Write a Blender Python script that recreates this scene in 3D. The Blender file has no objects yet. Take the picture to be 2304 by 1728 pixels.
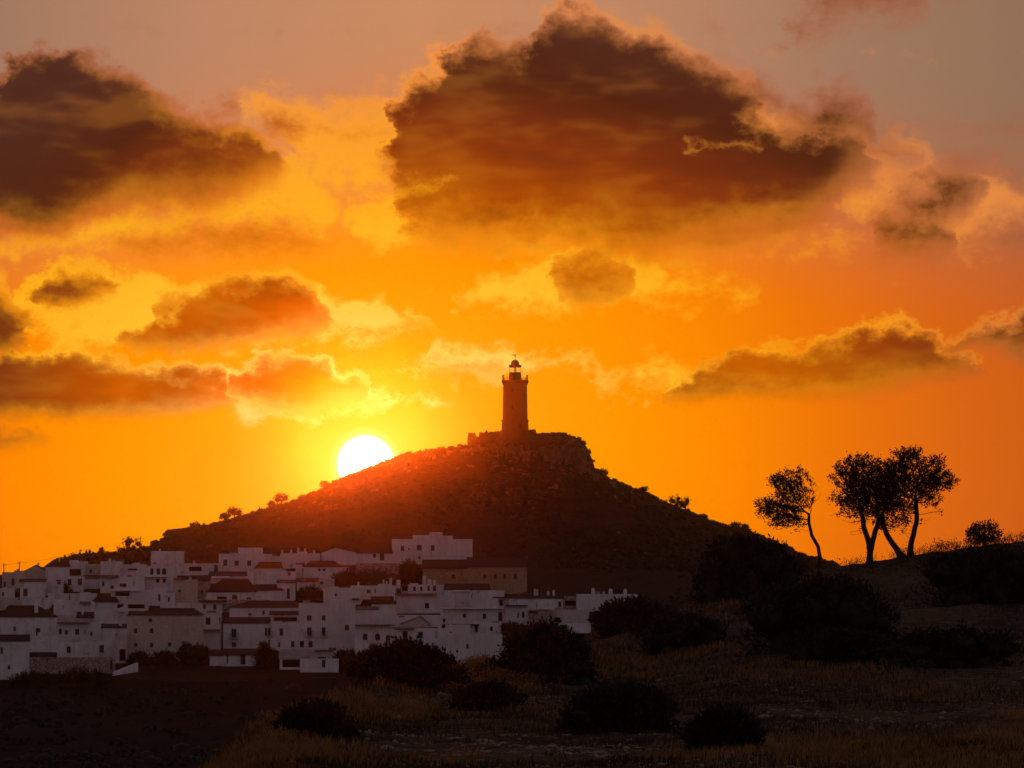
import bpy, bmesh, math, random
import numpy as np
from mathutils import Vector, Matrix

SC = bpy.context.scene
COL = SC.collection
random.seed(7)
RNG = np.random.default_rng(7)

# ------------------------------------------------------------------ camera
# 2304 x 1728 photograph; the sun's disc (124 px = 0.53 deg) gives the focal length.
W0, H0, F0 = 2304.0, 1728.0, 13470.0
HORIZON = 1300.0                                   # image row of eye level
PITCH = math.atan((HORIZON - H0 / 2) / F0)
cam_d = bpy.data.cameras.new("camera")
cam_d.sensor_fit = 'HORIZONTAL'
cam_d.sensor_width = 36.0
cam_d.lens = 36.0 * F0 / W0
cam_d.clip_start = 1.0
cam_d.clip_end = 30000.0
cam = bpy.data.objects.new("camera", cam_d)
cam.location = (0, 0, 0)
cam.rotation_euler = (math.pi / 2 + PITCH, 0, 0)
COL.objects.link(cam)
SC.camera = cam
_cp, _sp = math.cos(PITCH), math.sin(PITCH)


def ray(px, py):
    a, b = px - W0 / 2, H0 / 2 - py
    return (a, _cp * F0 - _sp * b, _sp * F0 + _cp * b)


def P(px, py, Y):
    """photo pixel -> point in the plane y = Y"""
    d = ray(px, py)
    s = Y / d[1]
    return Vector((d[0] * s, Y, d[2] * s))


def azel(px, py):
    d = ray(px, py)
    n = math.sqrt(d[0] ** 2 + d[1] ** 2 + d[2] ** 2)
    return math.degrees(math.atan2(d[0], d[1])), math.degrees(math.asin(d[2] / n))


def row_of(z, Y):
    """image row of a height z at distance Y (straight ahead)"""
    t = math.atan2(z, Y) - PITCH
    return H0 / 2 - math.tan(t) * F0


def lin(r, g, b):
    return tuple(((c / 255) / 12.92 if c <= 10.3 else ((c / 255 + .055) / 1.055) ** 2.4) for c in (r, g, b))


# ------------------------------------------------------------------ node helper
class S:
    nt = None

    def __init__(self, sock):
        self.s = sock

    @staticmethod
    def math(op, a, b=None, c=None, clamp=False):
        n = S.nt.nodes.new('ShaderNodeMath')
        n.operation = op
        n.use_clamp = clamp
        for i, v in enumerate((a, b, c)):
            if v is None:
                continue
            if isinstance(v, S):
                S.nt.links.new(v.s, n.inputs[i])
            else:
                n.inputs[i].default_value = v
        return S(n.outputs[0])

    def __add__(s, o): return S.math('ADD', s, o)
    def __radd__(s, o): return S.math('ADD', o, s)
    def __sub__(s, o): return S.math('SUBTRACT', s, o)
    def __rsub__(s, o): return S.math('SUBTRACT', o, s)
    def __mul__(s, o): return S.math('MULTIPLY', s, o)
    def __rmul__(s, o): return S.math('MULTIPLY', o, s)
    def __truediv__(s, o): return S.math('DIVIDE', s, o)
    def min(s, o): return S.math('MINIMUM', s, o)
    def max(s, o): return S.math('MAXIMUM', s, o)
    def sqrt(s): return S.math('SQRT', s)
    def clamp(s): return S.math('ADD', s, 0.0, clamp=True)

    def smooth(s, a, b, lo=0.0, hi=1.0):
        n = S.nt.nodes.new('ShaderNodeMapRange')
        n.interpolation_type = 'SMOOTHSTEP'
        S.nt.links.new(s.s, n.inputs['Value'])
        n.inputs['From Min'].default_value = a
        n.inputs['From Max'].default_value = b
        n.inputs['To Min'].default_value = lo
        n.inputs['To Max'].default_value = hi
        return S(n.outputs['Result'])


def ramp(fac, stops, interp='LINEAR'):
    """stops: [(position, linear rgb)], any range"""
    lo, hi = stops[0][0], stops[-1][0]
    n = S.nt.nodes.new('ShaderNodeValToRGB')
    n.color_ramp.interpolation = interp
    e = n.color_ramp.elements
    while len(e) < len(stops):
        e.new(0.5)
    for i, (p, c) in enumerate(stops):
        e[i].position = (p - lo) / (hi - lo)
        e[i].color = (*c, 1)
    f = (fac - lo) * (1.0 / (hi - lo))
    S.nt.links.new(f.s, n.inputs['Fac'])
    return S(n.outputs['Color'])


def mixc(f, a, b, mode='MIX'):
    n = S.nt.nodes.new('ShaderNodeMix')
    n.data_type = 'RGBA'
    n.blend_type = mode
    n.clamp_factor = True
    for i, v in ((0, f), (6, a), (7, b)):
        if isinstance(v, S):
            S.nt.links.new(v.s, n.inputs[i])
        elif i == 0:
            n.inputs[i].default_value = v
        else:
            n.inputs[i].default_value = (*v, 1)
    return S(n.outputs[2])


def combine(x, y, z=0.0):
    n = S.nt.nodes.new('ShaderNodeCombineXYZ')
    for i, v in enumerate((x, y, z)):
        if isinstance(v, S):
            S.nt.links.new(v.s, n.inputs[i])
        else:
            n.inputs[i].default_value = v
    return S(n.outputs[0])


def noise(vec, scale, detail=4, rough=0.55, out='Fac', dist=0.0, dim='3D'):
    n = S.nt.nodes.new('ShaderNodeTexNoise')
    n.noise_dimensions = dim
    n.inputs['Scale'].default_value = scale
    n.inputs['Detail'].default_value = detail
    n.inputs['Roughness'].default_value = rough
    n.inputs['Distortion'].default_value = dist
    S.nt.links.new(vec.s, n.inputs['Vector'])
    return S(n.outputs[out])


def madd(a, k, c, clamp=False):
    return S.math('MULTIPLY_ADD', a, k, c, clamp)


def sepxyz(v):
    n = S.nt.nodes.new('ShaderNodeSeparateXYZ')
    S.nt.links.new(v.s, n.inputs[0])
    return [S(o) for o in n.outputs]


# ------------------------------------------------------------------ sky
K = 2304.0 / 2212.0
SUN_AZ, SUN_EL = azel(823, 1044)
SUN_R = 0.268

world = bpy.data.worlds.new("World")
SC.world = world
world.use_nodes = True
S.nt = world.node_tree
S.nt.nodes.clear()
tc = S.nt.nodes.new('ShaderNodeTexCoord')
dx, dy, dz = sepxyz(S(tc.outputs['Generated']))
D2R = 180 / math.pi
az = S.math('ARCTAN2', dx, dy) * D2R
el = S.math('ARCSINE', dz) * D2R
daz, delv = az - SUN_AZ, el - SUN_EL
r_sun = S.math('ARCCOSINE', (dx * (math.sin(math.radians(SUN_AZ)) * math.cos(math.radians(SUN_EL)))
                             + dy * (math.cos(math.radians(SUN_AZ)) * math.cos(math.radians(SUN_EL)))
                             + dz * math.sin(math.radians(SUN_EL))).min(1.0)) * D2R
rs = ((daz * 0.80) * (daz * 0.80) + delv * delv).sqrt()
rr = ((daz * 0.60) * (daz * 0.60) + (delv * 1.1) * (delv * 1.1)).sqrt()
dazl = (daz * 0.60).max(daz * -1.0)
rk = (dazl * dazl + (delv * 1.1) * (delv * 1.1)).sqrt()
cvec = combine(az, el * 1.35)

# clear-sky colour: glow round the sun, mauve higher up, dusk away from the sun
sky_low = ramp(rs, [(0.0, lin(235, 165, 72)), (0.55, lin(240, 164, 40)), (1.1, lin(250, 160, 10)), (1.9, lin(254, 150, 0)),
                    (2.8, lin(253, 136, 0)), (3.7, lin(236, 115, 8)), (4.6, lin(217, 101, 20)), (6.0, lin(192, 84, 20)),
                    (14.0, lin(150, 76, 40))], 'LINEAR')
sky_high = ramp(S.math('ABSOLUTE', az + 0.9), [(0.0, lin(202, 140, 98)), (2.0, lin(190, 134, 100)), (4.0, lin(162, 122, 96)),
                                             (5.6, lin(147, 113, 88)), (14.0, lin(118, 102, 92))])
sky_c = mixc(madd(S.math('ABSOLUTE', az + 0.4), 0.16, el).smooth(3.0, 5.6), sky_low, sky_high)
dusk = ramp(el, [(-4.0, (0.020, 0.013, 0.012)), (-0.5, (0.05, 0.035, 0.03)), (0.5, (0.208, 0.156, 0.158)), (12.0, (0.186, 0.148, 0.166)),
                 (45.0, (0.110, 0.094, 0.128)), (90.0, (0.075, 0.068, 0.10))])
away = r_sun.smooth(7.0, 36.0)

# --- clouds: outlines (upper edge, lower edge) in degrees of azimuth / elevation, billowed by noise
wl = noise(cvec, 0.9, 1.0, 0.5, 'Color', dim='2D')
wlx, wly, wlz = sepxyz(wl)
whx = noise(cvec, 3.4, 5.0, 0.62, dim='2D')
why = noise(combine(az + 37.0, el * 1.35 + 11.0), 3.4, 5.0, 0.62, dim='2D')
azw = az + madd(wlx, 0.30, -0.15) + madd(whx, 0.40, -0.20)
ell = el + madd(wly, 0.16, -0.08)
elw = ell + madd(why, 0.36, -0.18)
elb = ell + madd(why, 0.14, -0.07)
fb = whx - 0.5
fb2 = noise(cvec, 10.0, 4.0, 0.62, dim='2D') - 0.5
grain = fb * 1.3 + fb2 * 0.55
grain_b = fb * 0.7 + fb2 * 0.15


def cloud(top, bot, st, sb, cap=2.0, shaded=True):
    """top / bot: outline points in 2212-px picture coordinates; st / sb: softness of the edges in degrees"""
    ta = [azel(x * K, y * K) for x, y in top]
    ba = [azel(x * K, y * K) for x, y in bot]
    a0, a1 = min(ta[0][0], ba[0][0]), max(ta[-1][0], ba[-1][0])
    tp = min(0.22, 0.08 * (a1 - a0))                 # the two ends taper
    ta = [(ta[0][0] - tp, ta[0][1] - 0.25)] + ta + [(ta[-1][0] + tp, ta[-1][1] - 0.25)]
    ba = [(ba[0][0] - tp, ba[0][1] + 0.25)] + ba + [(ba[-1][0] + tp, ba[-1][1] + 0.25)]
    a0, a1 = a0 - tp, a1 + tp
    ev = [e for _, e in ta + ba]
    e0, e1 = min(ev) - 0.05, max(ev) + 0.05
    ka, ke = 1 / (a1 - a0), 1 / (e1 - e0)
    t = madd(azw, ka, -a0 * ka, True)
    te = madd(elw, ke, -e0 * ke)

    def curve(pts):
        n = S.nt.nodes.new('ShaderNodeFloatCurve')
        m = n.mapping
        m.extend = 'HORIZONTAL'
        c = m.curves[0]
        q = [((a - a0) * ka, (e - e0) * ke) for a, e in pts]
        c.points[0].location = q[0]
        c.points[1].location = q[-1]
        for p in q[1:-1]:
            c.points.new(*p)
        m.update()
        S.nt.links.new(t.s, n.inputs['Value'])
        return S(n.outputs[0])
    dt = (curve(ta) - te) * (1 / st / ke)
    if not shaded:
        return dt.min((te - curve(ba)) * (1 / sb / ke)).min(cap)
    tb = madd(elb, ke, -e0 * ke)                     # lower edges are smooth and soft, upper edges billow
    db = (tb - curve(ba)) * (1 / sb / ke)
    dt = dt + grain
    rim_d = dt.min(madd(db, 3.0, -1.2))
    if cap < 1.5:                                    # thin wisps thicken gently and stay translucent
        return madd(dt.min(db + grain), 0.75, -0.62 + 0.55 * cap).min(cap - 0.25), rim_d
    return dt.min(db + grain_b), rim_d


dark = [
    # big left cloud
    cloud([(-150, 150), (0, 165), (30, 130), (120, 108), (200, 128), (270, 155), (320, 205), (380, 250), (430, 268), (490, 282), (545, 300), (585, 335), (605, 355)],
          [(-150, 500), (0, 497), (120, 490), (200, 455), (330, 430), (420, 432), (480, 425), (540, 400), (585, 375), (605, 360)], 0.18, 0.30),
    # great central cloud
    cloud([(835, 330), (852, 250), (905, 195), (950, 160), (975, 118), (1040, 86), (1110, 112), (1150, 105), (1180, 50), (1240, 30), (1300, 42), (1350, 80), (1420, 95), (1500, 138), (1570, 170), (1630, 205), (1660, 265), (1710, 290), (1760, 280), (1830, 275), (1865, 300), (1885, 345)],
          [(835, 335), (852, 395), (870, 445), (905, 482), (1000, 498), (1100, 505), (1200, 505), (1280, 528), (1360, 542), (1450, 520), (1600, 496), (1700, 492), (1780, 455), (1840, 390), (1885, 350)], 0.18, 0.42),
    # wisps over the central cloud's right shoulder
    cloud([(1690, 285), (1740, 240), (1790, 212), (1840, 220), (1875, 262)], [(1690, 300), (1760, 300), (1820, 300), (1875, 290)], 0.3, 0.3, 1.1),
    cloud([(1480, 190), (1560, 165), (1640, 190), (1690, 225)], [(1480, 210), (1560, 225), (1640, 238), (1690, 232)], 0.25, 0.25, 0.8),
    # middle left cloud
    cloud([(275, 735), (330, 700), (400, 655), (450, 622), (530, 610), (620, 614), (675, 640), (705, 690)],
          [(275, 738), (310, 748), (450, 745), (550, 735), (640, 726), (690, 708), (705, 694)], 0.11, 0.16),
    cloud([(85, 640), (120, 605), (170, 598), (235, 615)], [(85, 645), (130, 652), (190, 640), (235, 622)], 0.16, 0.16, 1.0),
    cloud([(335, 660), (370, 640), (420, 640)], [(335, 690), (370, 690), (420, 660)], 0.2, 0.2, 0.5),
    # low left pair
    cloud([(-150, 782), (0, 768), (150, 765), (250, 788), (350, 803), (420, 799), (475, 812), (505, 848)],
          [(-150, 900), (0, 900), (200, 898), (370, 894), (455, 878), (505, 858)], 0.10, 0.13),
    cloud([(500, 835), (525, 805), (585, 782), (650, 780), (700, 792), (725, 815), (775, 825), (790, 842)],
          [(500, 838), (540, 856), (600, 878), (680, 880), (740, 858), (790, 846)], 0.10, 0.13),
    # right low bank
    cloud([(1455, 848), (1540, 795), (1620, 760), (1700, 764), (1800, 744), (1860, 724), (1950, 714), (2010, 735), (2060, 768), (2105, 790)],
          [(1455, 850), (1560, 848), (1700, 840), (1850, 842), (1950, 815), (2030, 802), (2105, 794)], 0.10, 0.20),
    cloud([(2050, 748), (2100, 730), (2150, 722), (2200, 690), (2330, 660)], [(2050, 752), (2120, 748), (2200, 765), (2330, 790)], 0.14, 0.22),
    # left edge
    cloud([(-150, 600), (0, 632), (35, 665), (55, 700)], [(-150, 780), (0, 762), (35, 742), (55, 705)], 0.2, 0.2),
    cloud([(-150, 930), (0, 928), (60, 940), (100, 955)], [(-150, 970), (0, 968), (60, 964), (100, 957)], 0.12, 0.12, 0.6),
    # streaks
    cloud([(255, 525), (330, 505), (450, 486), (580, 488), (700, 512)], [(255, 535), (310, 548), (430, 525), (570, 555), (700, 520)], 0.30, 0.30, 0.5),
    cloud([(440, 245), (470, 228), (520, 232)], [(440, 258), (480, 262), (520, 252)], 0.3, 0.3, 0.38),
    cloud([(560, 290), (600, 255), (650, 260), (670, 285)], [(560, 295), (600, 308), (650, 305), (670, 290)], 0.3, 0.3, 0.45),
    cloud([(1700, 60), (1760, 20), (1840, -40), (1990, -60)], [(1700, 66), (1770, 62), (1840, 28), (1990, 4)], 0.45, 0.45, 0.55),
    cloud([(1860, 300), (1900, 285), (1960, 300), (2010, 340)], [(1860, 330), (1900, 345), (1960, 350), (2010, 350)], 0.3, 0.3, 0.25),
    cloud([(2060, 345), (2110, 330), (2160, 350), (2200, 400)], [(2060, 365), (2110, 375), (2160, 400), (2200, 410)], 0.3, 0.3, 0.15),
    # right puffs' shaded sides
    cloud([(1945, 440), (2010, 410), (2060, 375), (2105, 372), (2125, 395)], [(1945, 455), (2010, 470), (2060, 458), (2105, 425), (2125, 400)], 0.25, 0.25, 1.1),
    cloud([(1885, 505), (1930, 470), (1990, 468), (2060, 500)], [(1885, 520), (1940, 532), (2010, 530), (2060, 515)], 0.25, 0.25, 1.1),
    cloud([(2090, 510), (2150, 480), (2230, 480), (2330, 500)], [(2090, 520), (2150, 535), (2230, 545), (2330, 550)], 0.4, 0.4, 0.45),
    # small puff core
    cloud([(1190, 590), (1225, 562), (1275, 552), (1330, 568), (1365, 600)], [(1190, 598), (1230, 632), (1300, 630), (1365, 606)], 0.17, 0.17, 1.2),
    cloud([(940, 792), (1010, 776), (1080, 780), (1120, 792)], [(940, 798), (1010, 806), (1080, 806), (1120, 798)], 0.2, 0.2, 0.45),
]
bright = [
    cloud([(510, 205), (590, 188), (680, 204), (760, 184), (820, 200), (880, 165), (950, 112), (1010, 80)],
          [(510, 222), (570, 262), (620, 330), (690, 410), (760, 420), (830, 400), (900, 300), (1010, 130)], 0.22, 0.35, 0.95, shaded=False),
    cloud([(480, 330), (560, 330), (640, 330), (700, 400), (720, 450)], [(480, 420), (560, 470), (640, 495), (690, 500), (720, 470)], 0.22, 0.25, 1.0, shaded=False),
    cloud([(-150, 510), (0, 508), (150, 502), (240, 455), (400, 445), (560, 410), (700, 430)],
          [(-150, 545), (0, 540), (120, 530), (260, 525), (420, 500), (600, 492), (700, 470)], 0.20, 0.22, 0.95, shaded=False),
    cloud([(735, 430), (800, 405), (870, 400), (960, 378), (1000, 385), (1100, 470), (1240, 500)],
          [(735, 470), (820, 520), (920, 540), (1040, 545), (1140, 535), (1200, 530), (1240, 512)], 0.20, 0.24, 1.0, shaded=False),
    cloud([(25, 655), (90, 598), (200, 590), (350, 590), (480, 597), (620, 602), (700, 628), (740, 655), (820, 648), (855, 682), (915, 696)],
          [(25, 690), (150, 742), (280, 752), (450, 755), (600, 745), (700, 728), (800, 735), (870, 718), (915, 702)], 0.10, 0.20, 1.1, shaded=False),
    cloud([(455, 812), (520, 790), (600, 770), (690, 776), (745, 806), (800, 826), (880, 850), (960, 862)],
          [(455, 850), (520, 892), (620, 902), (700, 900), (780, 885), (860, 882), (960, 870)], 0.10, 0.18, 1.1, shaded=False),
    cloud([(995, 625), (1040, 594), (1100, 574), (1180, 548), (1250, 532), (1330, 546), (1395, 545), (1440, 612)],
          [(995, 645), (1100, 668), (1200, 664), (1300, 655), (1400, 638), (1440, 618)], 0.16, 0.18, 1.0, shaded=False),
    cloud([(1820, 340), (1860, 292), (1930, 274), (1990, 284), (2030, 322), (2060, 345), (2130, 355), (2210, 395), (2330, 400)],
          [(1820, 430), (1850, 500), (1950, 528), (2050, 522), (2130, 505), (2210, 480), (2330, 470)], 0.20, 0.4, 0.8, shaded=False),
    cloud([(1260, 530), (1400, 520), (1560, 500), (1700, 500), (1850, 500)], [(1260, 540), (1400, 555), (1560, 545), (1700, 545), (1850, 530)], 0.35, 0.4, 0.45, shaded=False),
    cloud([(855, 795), (950, 775), (1040, 757), (1100, 768), (1160, 765), (1210, 755), (1260, 764), (1290, 790)],
          [(855, 802), (1000, 808), (1100, 806), (1200, 800), (1290, 796)], 0.14, 0.2, 0.7, shaded=False),
    cloud([(1270, 800), (1360, 785), (1430, 772), (1490, 800), (1520, 815)], [(1270, 812), (1360, 828), (1430, 835), (1490, 830), (1520, 820)], 0.25, 0.25, 0.5, shaded=False),
    cloud([(1470, 320), (1540, 300), (1640, 305)], [(1470, 328), (1540, 325), (1640, 318)], 0.12, 0.12, 0.6, shaded=False),
    cloud([(1400, 620), (1500, 600), (1650, 625)], [(1400, 640), (1500, 640), (1650, 635)], 0.4, 0.4, 0.4, shaded=False),
]


breaks = [
    cloud([(840, 405), (880, 392), (940, 382), (1000, 380)], [(840, 412), (890, 415), (950, 402), (1000, 386)], 0.10, 0.10, 0.9, shaded=False),
    cloud([(1480, 322), (1540, 306), (1600, 304), (1660, 316)], [(1480, 328), (1540, 322), (1600, 320), (1660, 320)], 0.10, 0.10, 0.7, shaded=False),
    cloud([(1590, 265), (1640, 235), (1700, 245), (1740, 270)], [(1590, 275), (1640, 300), (1700, 290), (1740, 275)], 0.25, 0.25, 0.5, shaded=False),
    cloud([(480, 290), (540, 285), (590, 320)], [(480, 300), (540, 310), (590, 350)], 0.2, 0.2, 0.5, shaded=False),
    cloud([(240, 470), (330, 440), (420, 445)], [(240, 520), (330, 500), (420, 470)], 0.25, 0.25, 0.6, shaded=False),
]
NORIM = {0, 2, 3, 12, 13, 14, 15, 16, 17, 18, 19, 20, 21}


def tree_max(a):
    while len(a) > 1:
        a = [a[i].max(a[i + 1]) if i + 1 < len(a) else a[i] for i in range(0, len(a), 2)]
    return a[0]


br = tree_max(bright)
dk = tree_max([d for d, _ in dark])
rim = tree_max([r for i, (_, r) in enumerate(dark) if i not in NORIM])
# beyond the picture's edges the same broken cloud goes on over the rest of the sky
inside = (S.math('ABSOLUTE', az) - 5.6).max(el - 6.3)
gen = noise(combine(az * 0.45, el), 0.42, 4.0, 0.58, dim='2D')
gfade = inside.smooth(0.0, 1.5) * el.smooth(26.0, 12.0)
dn = dk.max(((gen - 0.53) * 14.0).min(1.3) * gfade - (1.0 - gfade) * 3.0)
bn = br + grain * 1.6 + (wlz - 0.5) * 1.2
dn = dn * madd(wlz, 1.4, 0.5)                      # crisp in places, dissolving in others
a_dark = dn.smooth(-0.60, 0.80)
thick = (dn + grain * 0.6).smooth(-0.2, 1.5)
a_rim = (rim + (wlz - 0.5) * 1.4).smooth(-1.15, -0.15)
a_bright = bn.smooth(-0.5, 1.0)

rim_c = ramp(rr, [(0.4, lin(252, 218, 135)), (1.1, lin(255, 222, 112)), (1.9, lin(255, 198, 50)), (2.7, lin(255, 178, 26)), (3.5, lin(253, 160, 34)),
                  (4.3, lin(246, 148, 62)), (6.0, lin(196, 120, 75)), (14.0, lin(140, 95, 75))])
core_c = ramp(rk, [(0.4, lin(215, 165, 5)), (0.9, lin(222, 136, 0)), (1.5, lin(204, 98, 0)), (2.05, lin(172, 78, 0)), (2.45, lin(196, 90, 0)), (2.9, lin(168, 72, 4)),
                   (3.35, lin(140, 56, 12)), (3.7, lin(118, 46, 15)), (4.1, lin(80, 35, 16)), (4.8, lin(80, 42, 29)), (14.0, lin(70, 55, 55))])
# thin cloud takes the light, thick cloud loses it; billows inside stay faintly visible
lay = noise(combine(az * 0.8, el * 2.4), 0.9, 3.0, 0.6, dim='2D')
core_c = mixc((1.0 - thick) * 0.24 + lay.smooth(0.46, 0.72) * 0.13, core_c, rim_c)
core_c = mixc(lay.smooth(0.5, 0.28) * 0.30, core_c, tuple(v * 0.8 for v in lin(82, 36, 16)))
out_c = mixc(a_bright * 0.85, sky_c, rim_c)
out_c = mixc(a_rim * 0.75, out_c, rim_c)
mid_c = ramp(rr, [(0.4, lin(250, 170, 20)), (1.5, lin(240, 132, 4)), (2.6, lin(226, 112, 8)), (3.5, lin(204, 96, 28)), (4.5, lin(172, 96, 66)), (14.0, lin(130, 90, 75))])
out_c = mixc(dn.smooth(-1.0, 0.15) * 0.75, out_c, mid_c)      # cloud edges pass through deep orange
out_c = mixc(a_dark, out_c, core_c)
out_c = mixc((tree_max(breaks) + grain * 1.1).smooth(-0.35, 0.9) * 0.45, out_c, rim_c)

# the sun's disc, dimmed where a cloud covers it
disc = r_sun.smooth(SUN_R + 0.012, SUN_R - 0.012)
aur = r_sun.smooth(SUN_R + 0.11, SUN_R - 0.02)
out_c = mixc(aur * 0.55, out_c, lin(255, 236, 170))
out_c = mixc(disc, out_c, (6.0, 5.2, 3.9))
bg = S.nt.nodes.new('ShaderNodeBackground')
S.nt.links.new(out_c.s, bg.inputs['Color'])
bg2 = S.nt.nodes.new('ShaderNodeBackground')       # dusk sky away from the sunset
S.nt.links.new(dusk.s, bg2.inputs['Color'])
mxs = S.nt.nodes.new('ShaderNodeMixShader')
S.nt.links.new(away.s, mxs.inputs[0])
S.nt.links.new(bg.outputs[0], mxs.inputs[1])
S.nt.links.new(bg2.outputs[0], mxs.inputs[2])
wo = S.nt.nodes.new('ShaderNodeOutputWorld')
S.nt.links.new(mxs.outputs[0], wo.inputs['Surface'])
world.cycles.sampling_method = 'MANUAL'
world.cycles.sample_map_resolution = 1024

# ------------------------------------------------------------------ sun
sun_d = bpy.data.lights.new("sun", 'SUN')
sun_d.energy = 0.085
sun_d.angle = math.radians(1.4)          # disc and bright aureole of a hazy setting sun
sun_d.color = (1.0, 0.085, 0.001)
sun = bpy.data.objects.new("sun", sun_d)
_sa, _se = math.radians(SUN_AZ), math.radians(SUN_EL + 0.3)   # the half of the disc and aureole that clears the ridge
sun.rotation_euler = Vector((math.sin(_sa) * math.cos(_se), math.cos(_sa) * math.cos(_se), math.sin(_se))).to_track_quat('Z', 'Y').to_euler()
sun.location = (-60, 2400, 200)
COL.objects.link(sun)

SC.view_settings.view_transform = 'Standard'
SC.view_settings.look = 'None'
SC.view_settings.exposure = 0.0
SC.view_settings.gamma = 1.0
SC.view_settings.use_curve_mapping = False
SC.render.engine = 'CYCLES'
cy = SC.cycles
cy.use_denoising = True
cy.max_bounces = 4
cy.diffuse_bounces = 3
cy.glossy_bounces = 2
cy.transmission_bounces = 3
cy.transparent_max_bounces = 6
cy.volume_bounces = 0
cy.use_adaptive_sampling = True
cy.adaptive_threshold = 0.008
cy.adaptive_min_samples = 56

# ------------------------------------------------------------------ materials
MATS = {}


def new_mat(name):
    m = bpy.data.materials.new(name)
    m.use_nodes = True
    S.nt = m.node_tree
    b = S.nt.nodes['Principled BSDF']
    b.inputs['Specular IOR Level'].default_value = 0.15
    MATS[name] = m
    return m, b


def link(s, inp):
    S.nt.links.new(s.s, inp)


def coord(kind='Object'):
    n = S.nt.nodes.new('ShaderNodeTexCoord')
    return S(n.outputs[kind])


def worldpos():
    n = S.nt.nodes.new('ShaderNodeNewGeometry')
    return S(n.outputs['Position'])


def objrand():
    n = S.nt.nodes.new('ShaderNodeObjectInfo')
    return S(n.outputs['Random'])


def scalev(v, x, y, z):
    n = S.nt.nodes.new('ShaderNodeVectorMath')
    n.operation = 'MULTIPLY'
    S.nt.links.new(v.s, n.inputs[0])
    n.inputs[1].default_value = (x, y, z)
    return S(n.outputs[0])


def bump(b, h, strength=0.4, dist=0.05):
    n = S.nt.nodes.new('ShaderNodeBump')
    n.inputs['Strength'].default_value = strength
    n.inputs['Distance'].default_value = dist
    S.nt.links.new(h.s, n.inputs['Height'])
    S.nt.links.new(n.outputs[0], b.inputs['Normal'])


def simple(name, col, rough=0.8, var=0.25, scale=3.0, tint=None, bmp=0.0, spec=None):
    m, b = new_mat(name)
    p = worldpos()
    n = noise(p, scale, 4, 0.6)
    c = mixc(n.smooth(0.3, 0.7), tuple(v * (1 - var) for v in col), tint or tuple(min(1, v * (1 + var)) for v in col))
    c2 = mixc(objrand() * 0.35, c, tuple(v * 0.75 for v in col))
    link(c2, b.inputs['Base Color'])
    b.inputs['Roughness'].default_value = rough
    if spec is not None:
        b.inputs['Specular IOR Level'].default_value = spec
    if bmp:
        bump(b, n, bmp)
    return m


def whitewash(name, base, dirty, stone=0.0):
    m, b = new_mat(name)
    p = worldpos()
    big = noise(p, 0.35, 3, 0.6)
    streak = noise(scalev(p, 1.0, 1.0, 0.12), 1.6, 4, 0.65)
    fine = noise(p, 5.0, 3, 0.6)
    patch = noise(scalev(p, 1.0, 0.3, 0.8), 0.22, 2, 0.5)
    d = (big.smooth(0.45, 0.75) * 0.5 + streak.smooth(0.48, 0.72) * 0.6 + fine.smooth(0.5, 0.75) * 0.3 + patch.smooth(0.52, 0.56) * 0.28).clamp()
    c = mixc(d * 0.75, base, dirty)
    c = mixc(objrand() * 0.5, c, tuple(v * 0.72 for v in base))
    if stone:
        vo = S.nt.nodes.new('ShaderNodeTexVoronoi')
        vo.inputs['Scale'].default_value = 1.7
        S.nt.links.new(scalev(p, 1, 1, 1.6).s, vo.inputs['Vector'])
        vd = S(vo.outputs['Distance'])
        c = mixc(vd.smooth(0.25, 0.6) * stone, c, tuple(v * 0.45 for v in dirty))
        sx, sy, sz = sepxyz(S(vo.outputs['Color']))
        c = mixc(sx * stone * 0.6, c, tuple(v * 0.6 for v in base))
        bump(b, vd, 0.5, 0.08)
    else:
        bump(b, fine, 0.25, 0.03)
    link(c, b.inputs['Base Color'])
    b.inputs['Roughness'].default_value = 0.9
    return m


whitewash('whitewash', (0.76, 0.72, 0.72), (0.36, 0.28, 0.23))
whitewash('aged_white', (0.68, 0.58, 0.50), (0.36, 0.27, 0.20), 0.22)
whitewash('rubble', (0.60, 0.48, 0.40), (0.26, 0.18, 0.13), 0.8)
whitewash('church_stone', (0.60, 0.38, 0.22), (0.34, 0.20, 0.11), 0.45)
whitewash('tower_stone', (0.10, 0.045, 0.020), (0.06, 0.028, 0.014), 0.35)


def tile_mat():
    m, b = new_mat('roof_tile')
    p = coord('Object')
    n = S.nt.nodes.new('ShaderNodeTexWave')
    n.inputs['Scale'].default_value = 1.6
    n.inputs['Distortion'].default_value = 0.6
    S.nt.links.new(p.s, n.inputs['Vector'])
    w = S(n.outputs['Fac'])
    nn = noise(p, 2.2, 4, 0.7)
    c = mixc(nn.smooth(0.3, 0.7), (0.036, 0.014, 0.008), (0.065, 0.030, 0.017))
    c = mixc(w * 0.35, c, (0.02, 0.009, 0.005))
    c = mixc(objrand() * 0.5, c, (0.055, 0.032, 0.02))
    link(c, b.inputs['Base Color'])
    b.inputs['Roughness'].default_value = 0.85
    bump(b, w, 0.6, 0.08)
    return m


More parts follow.
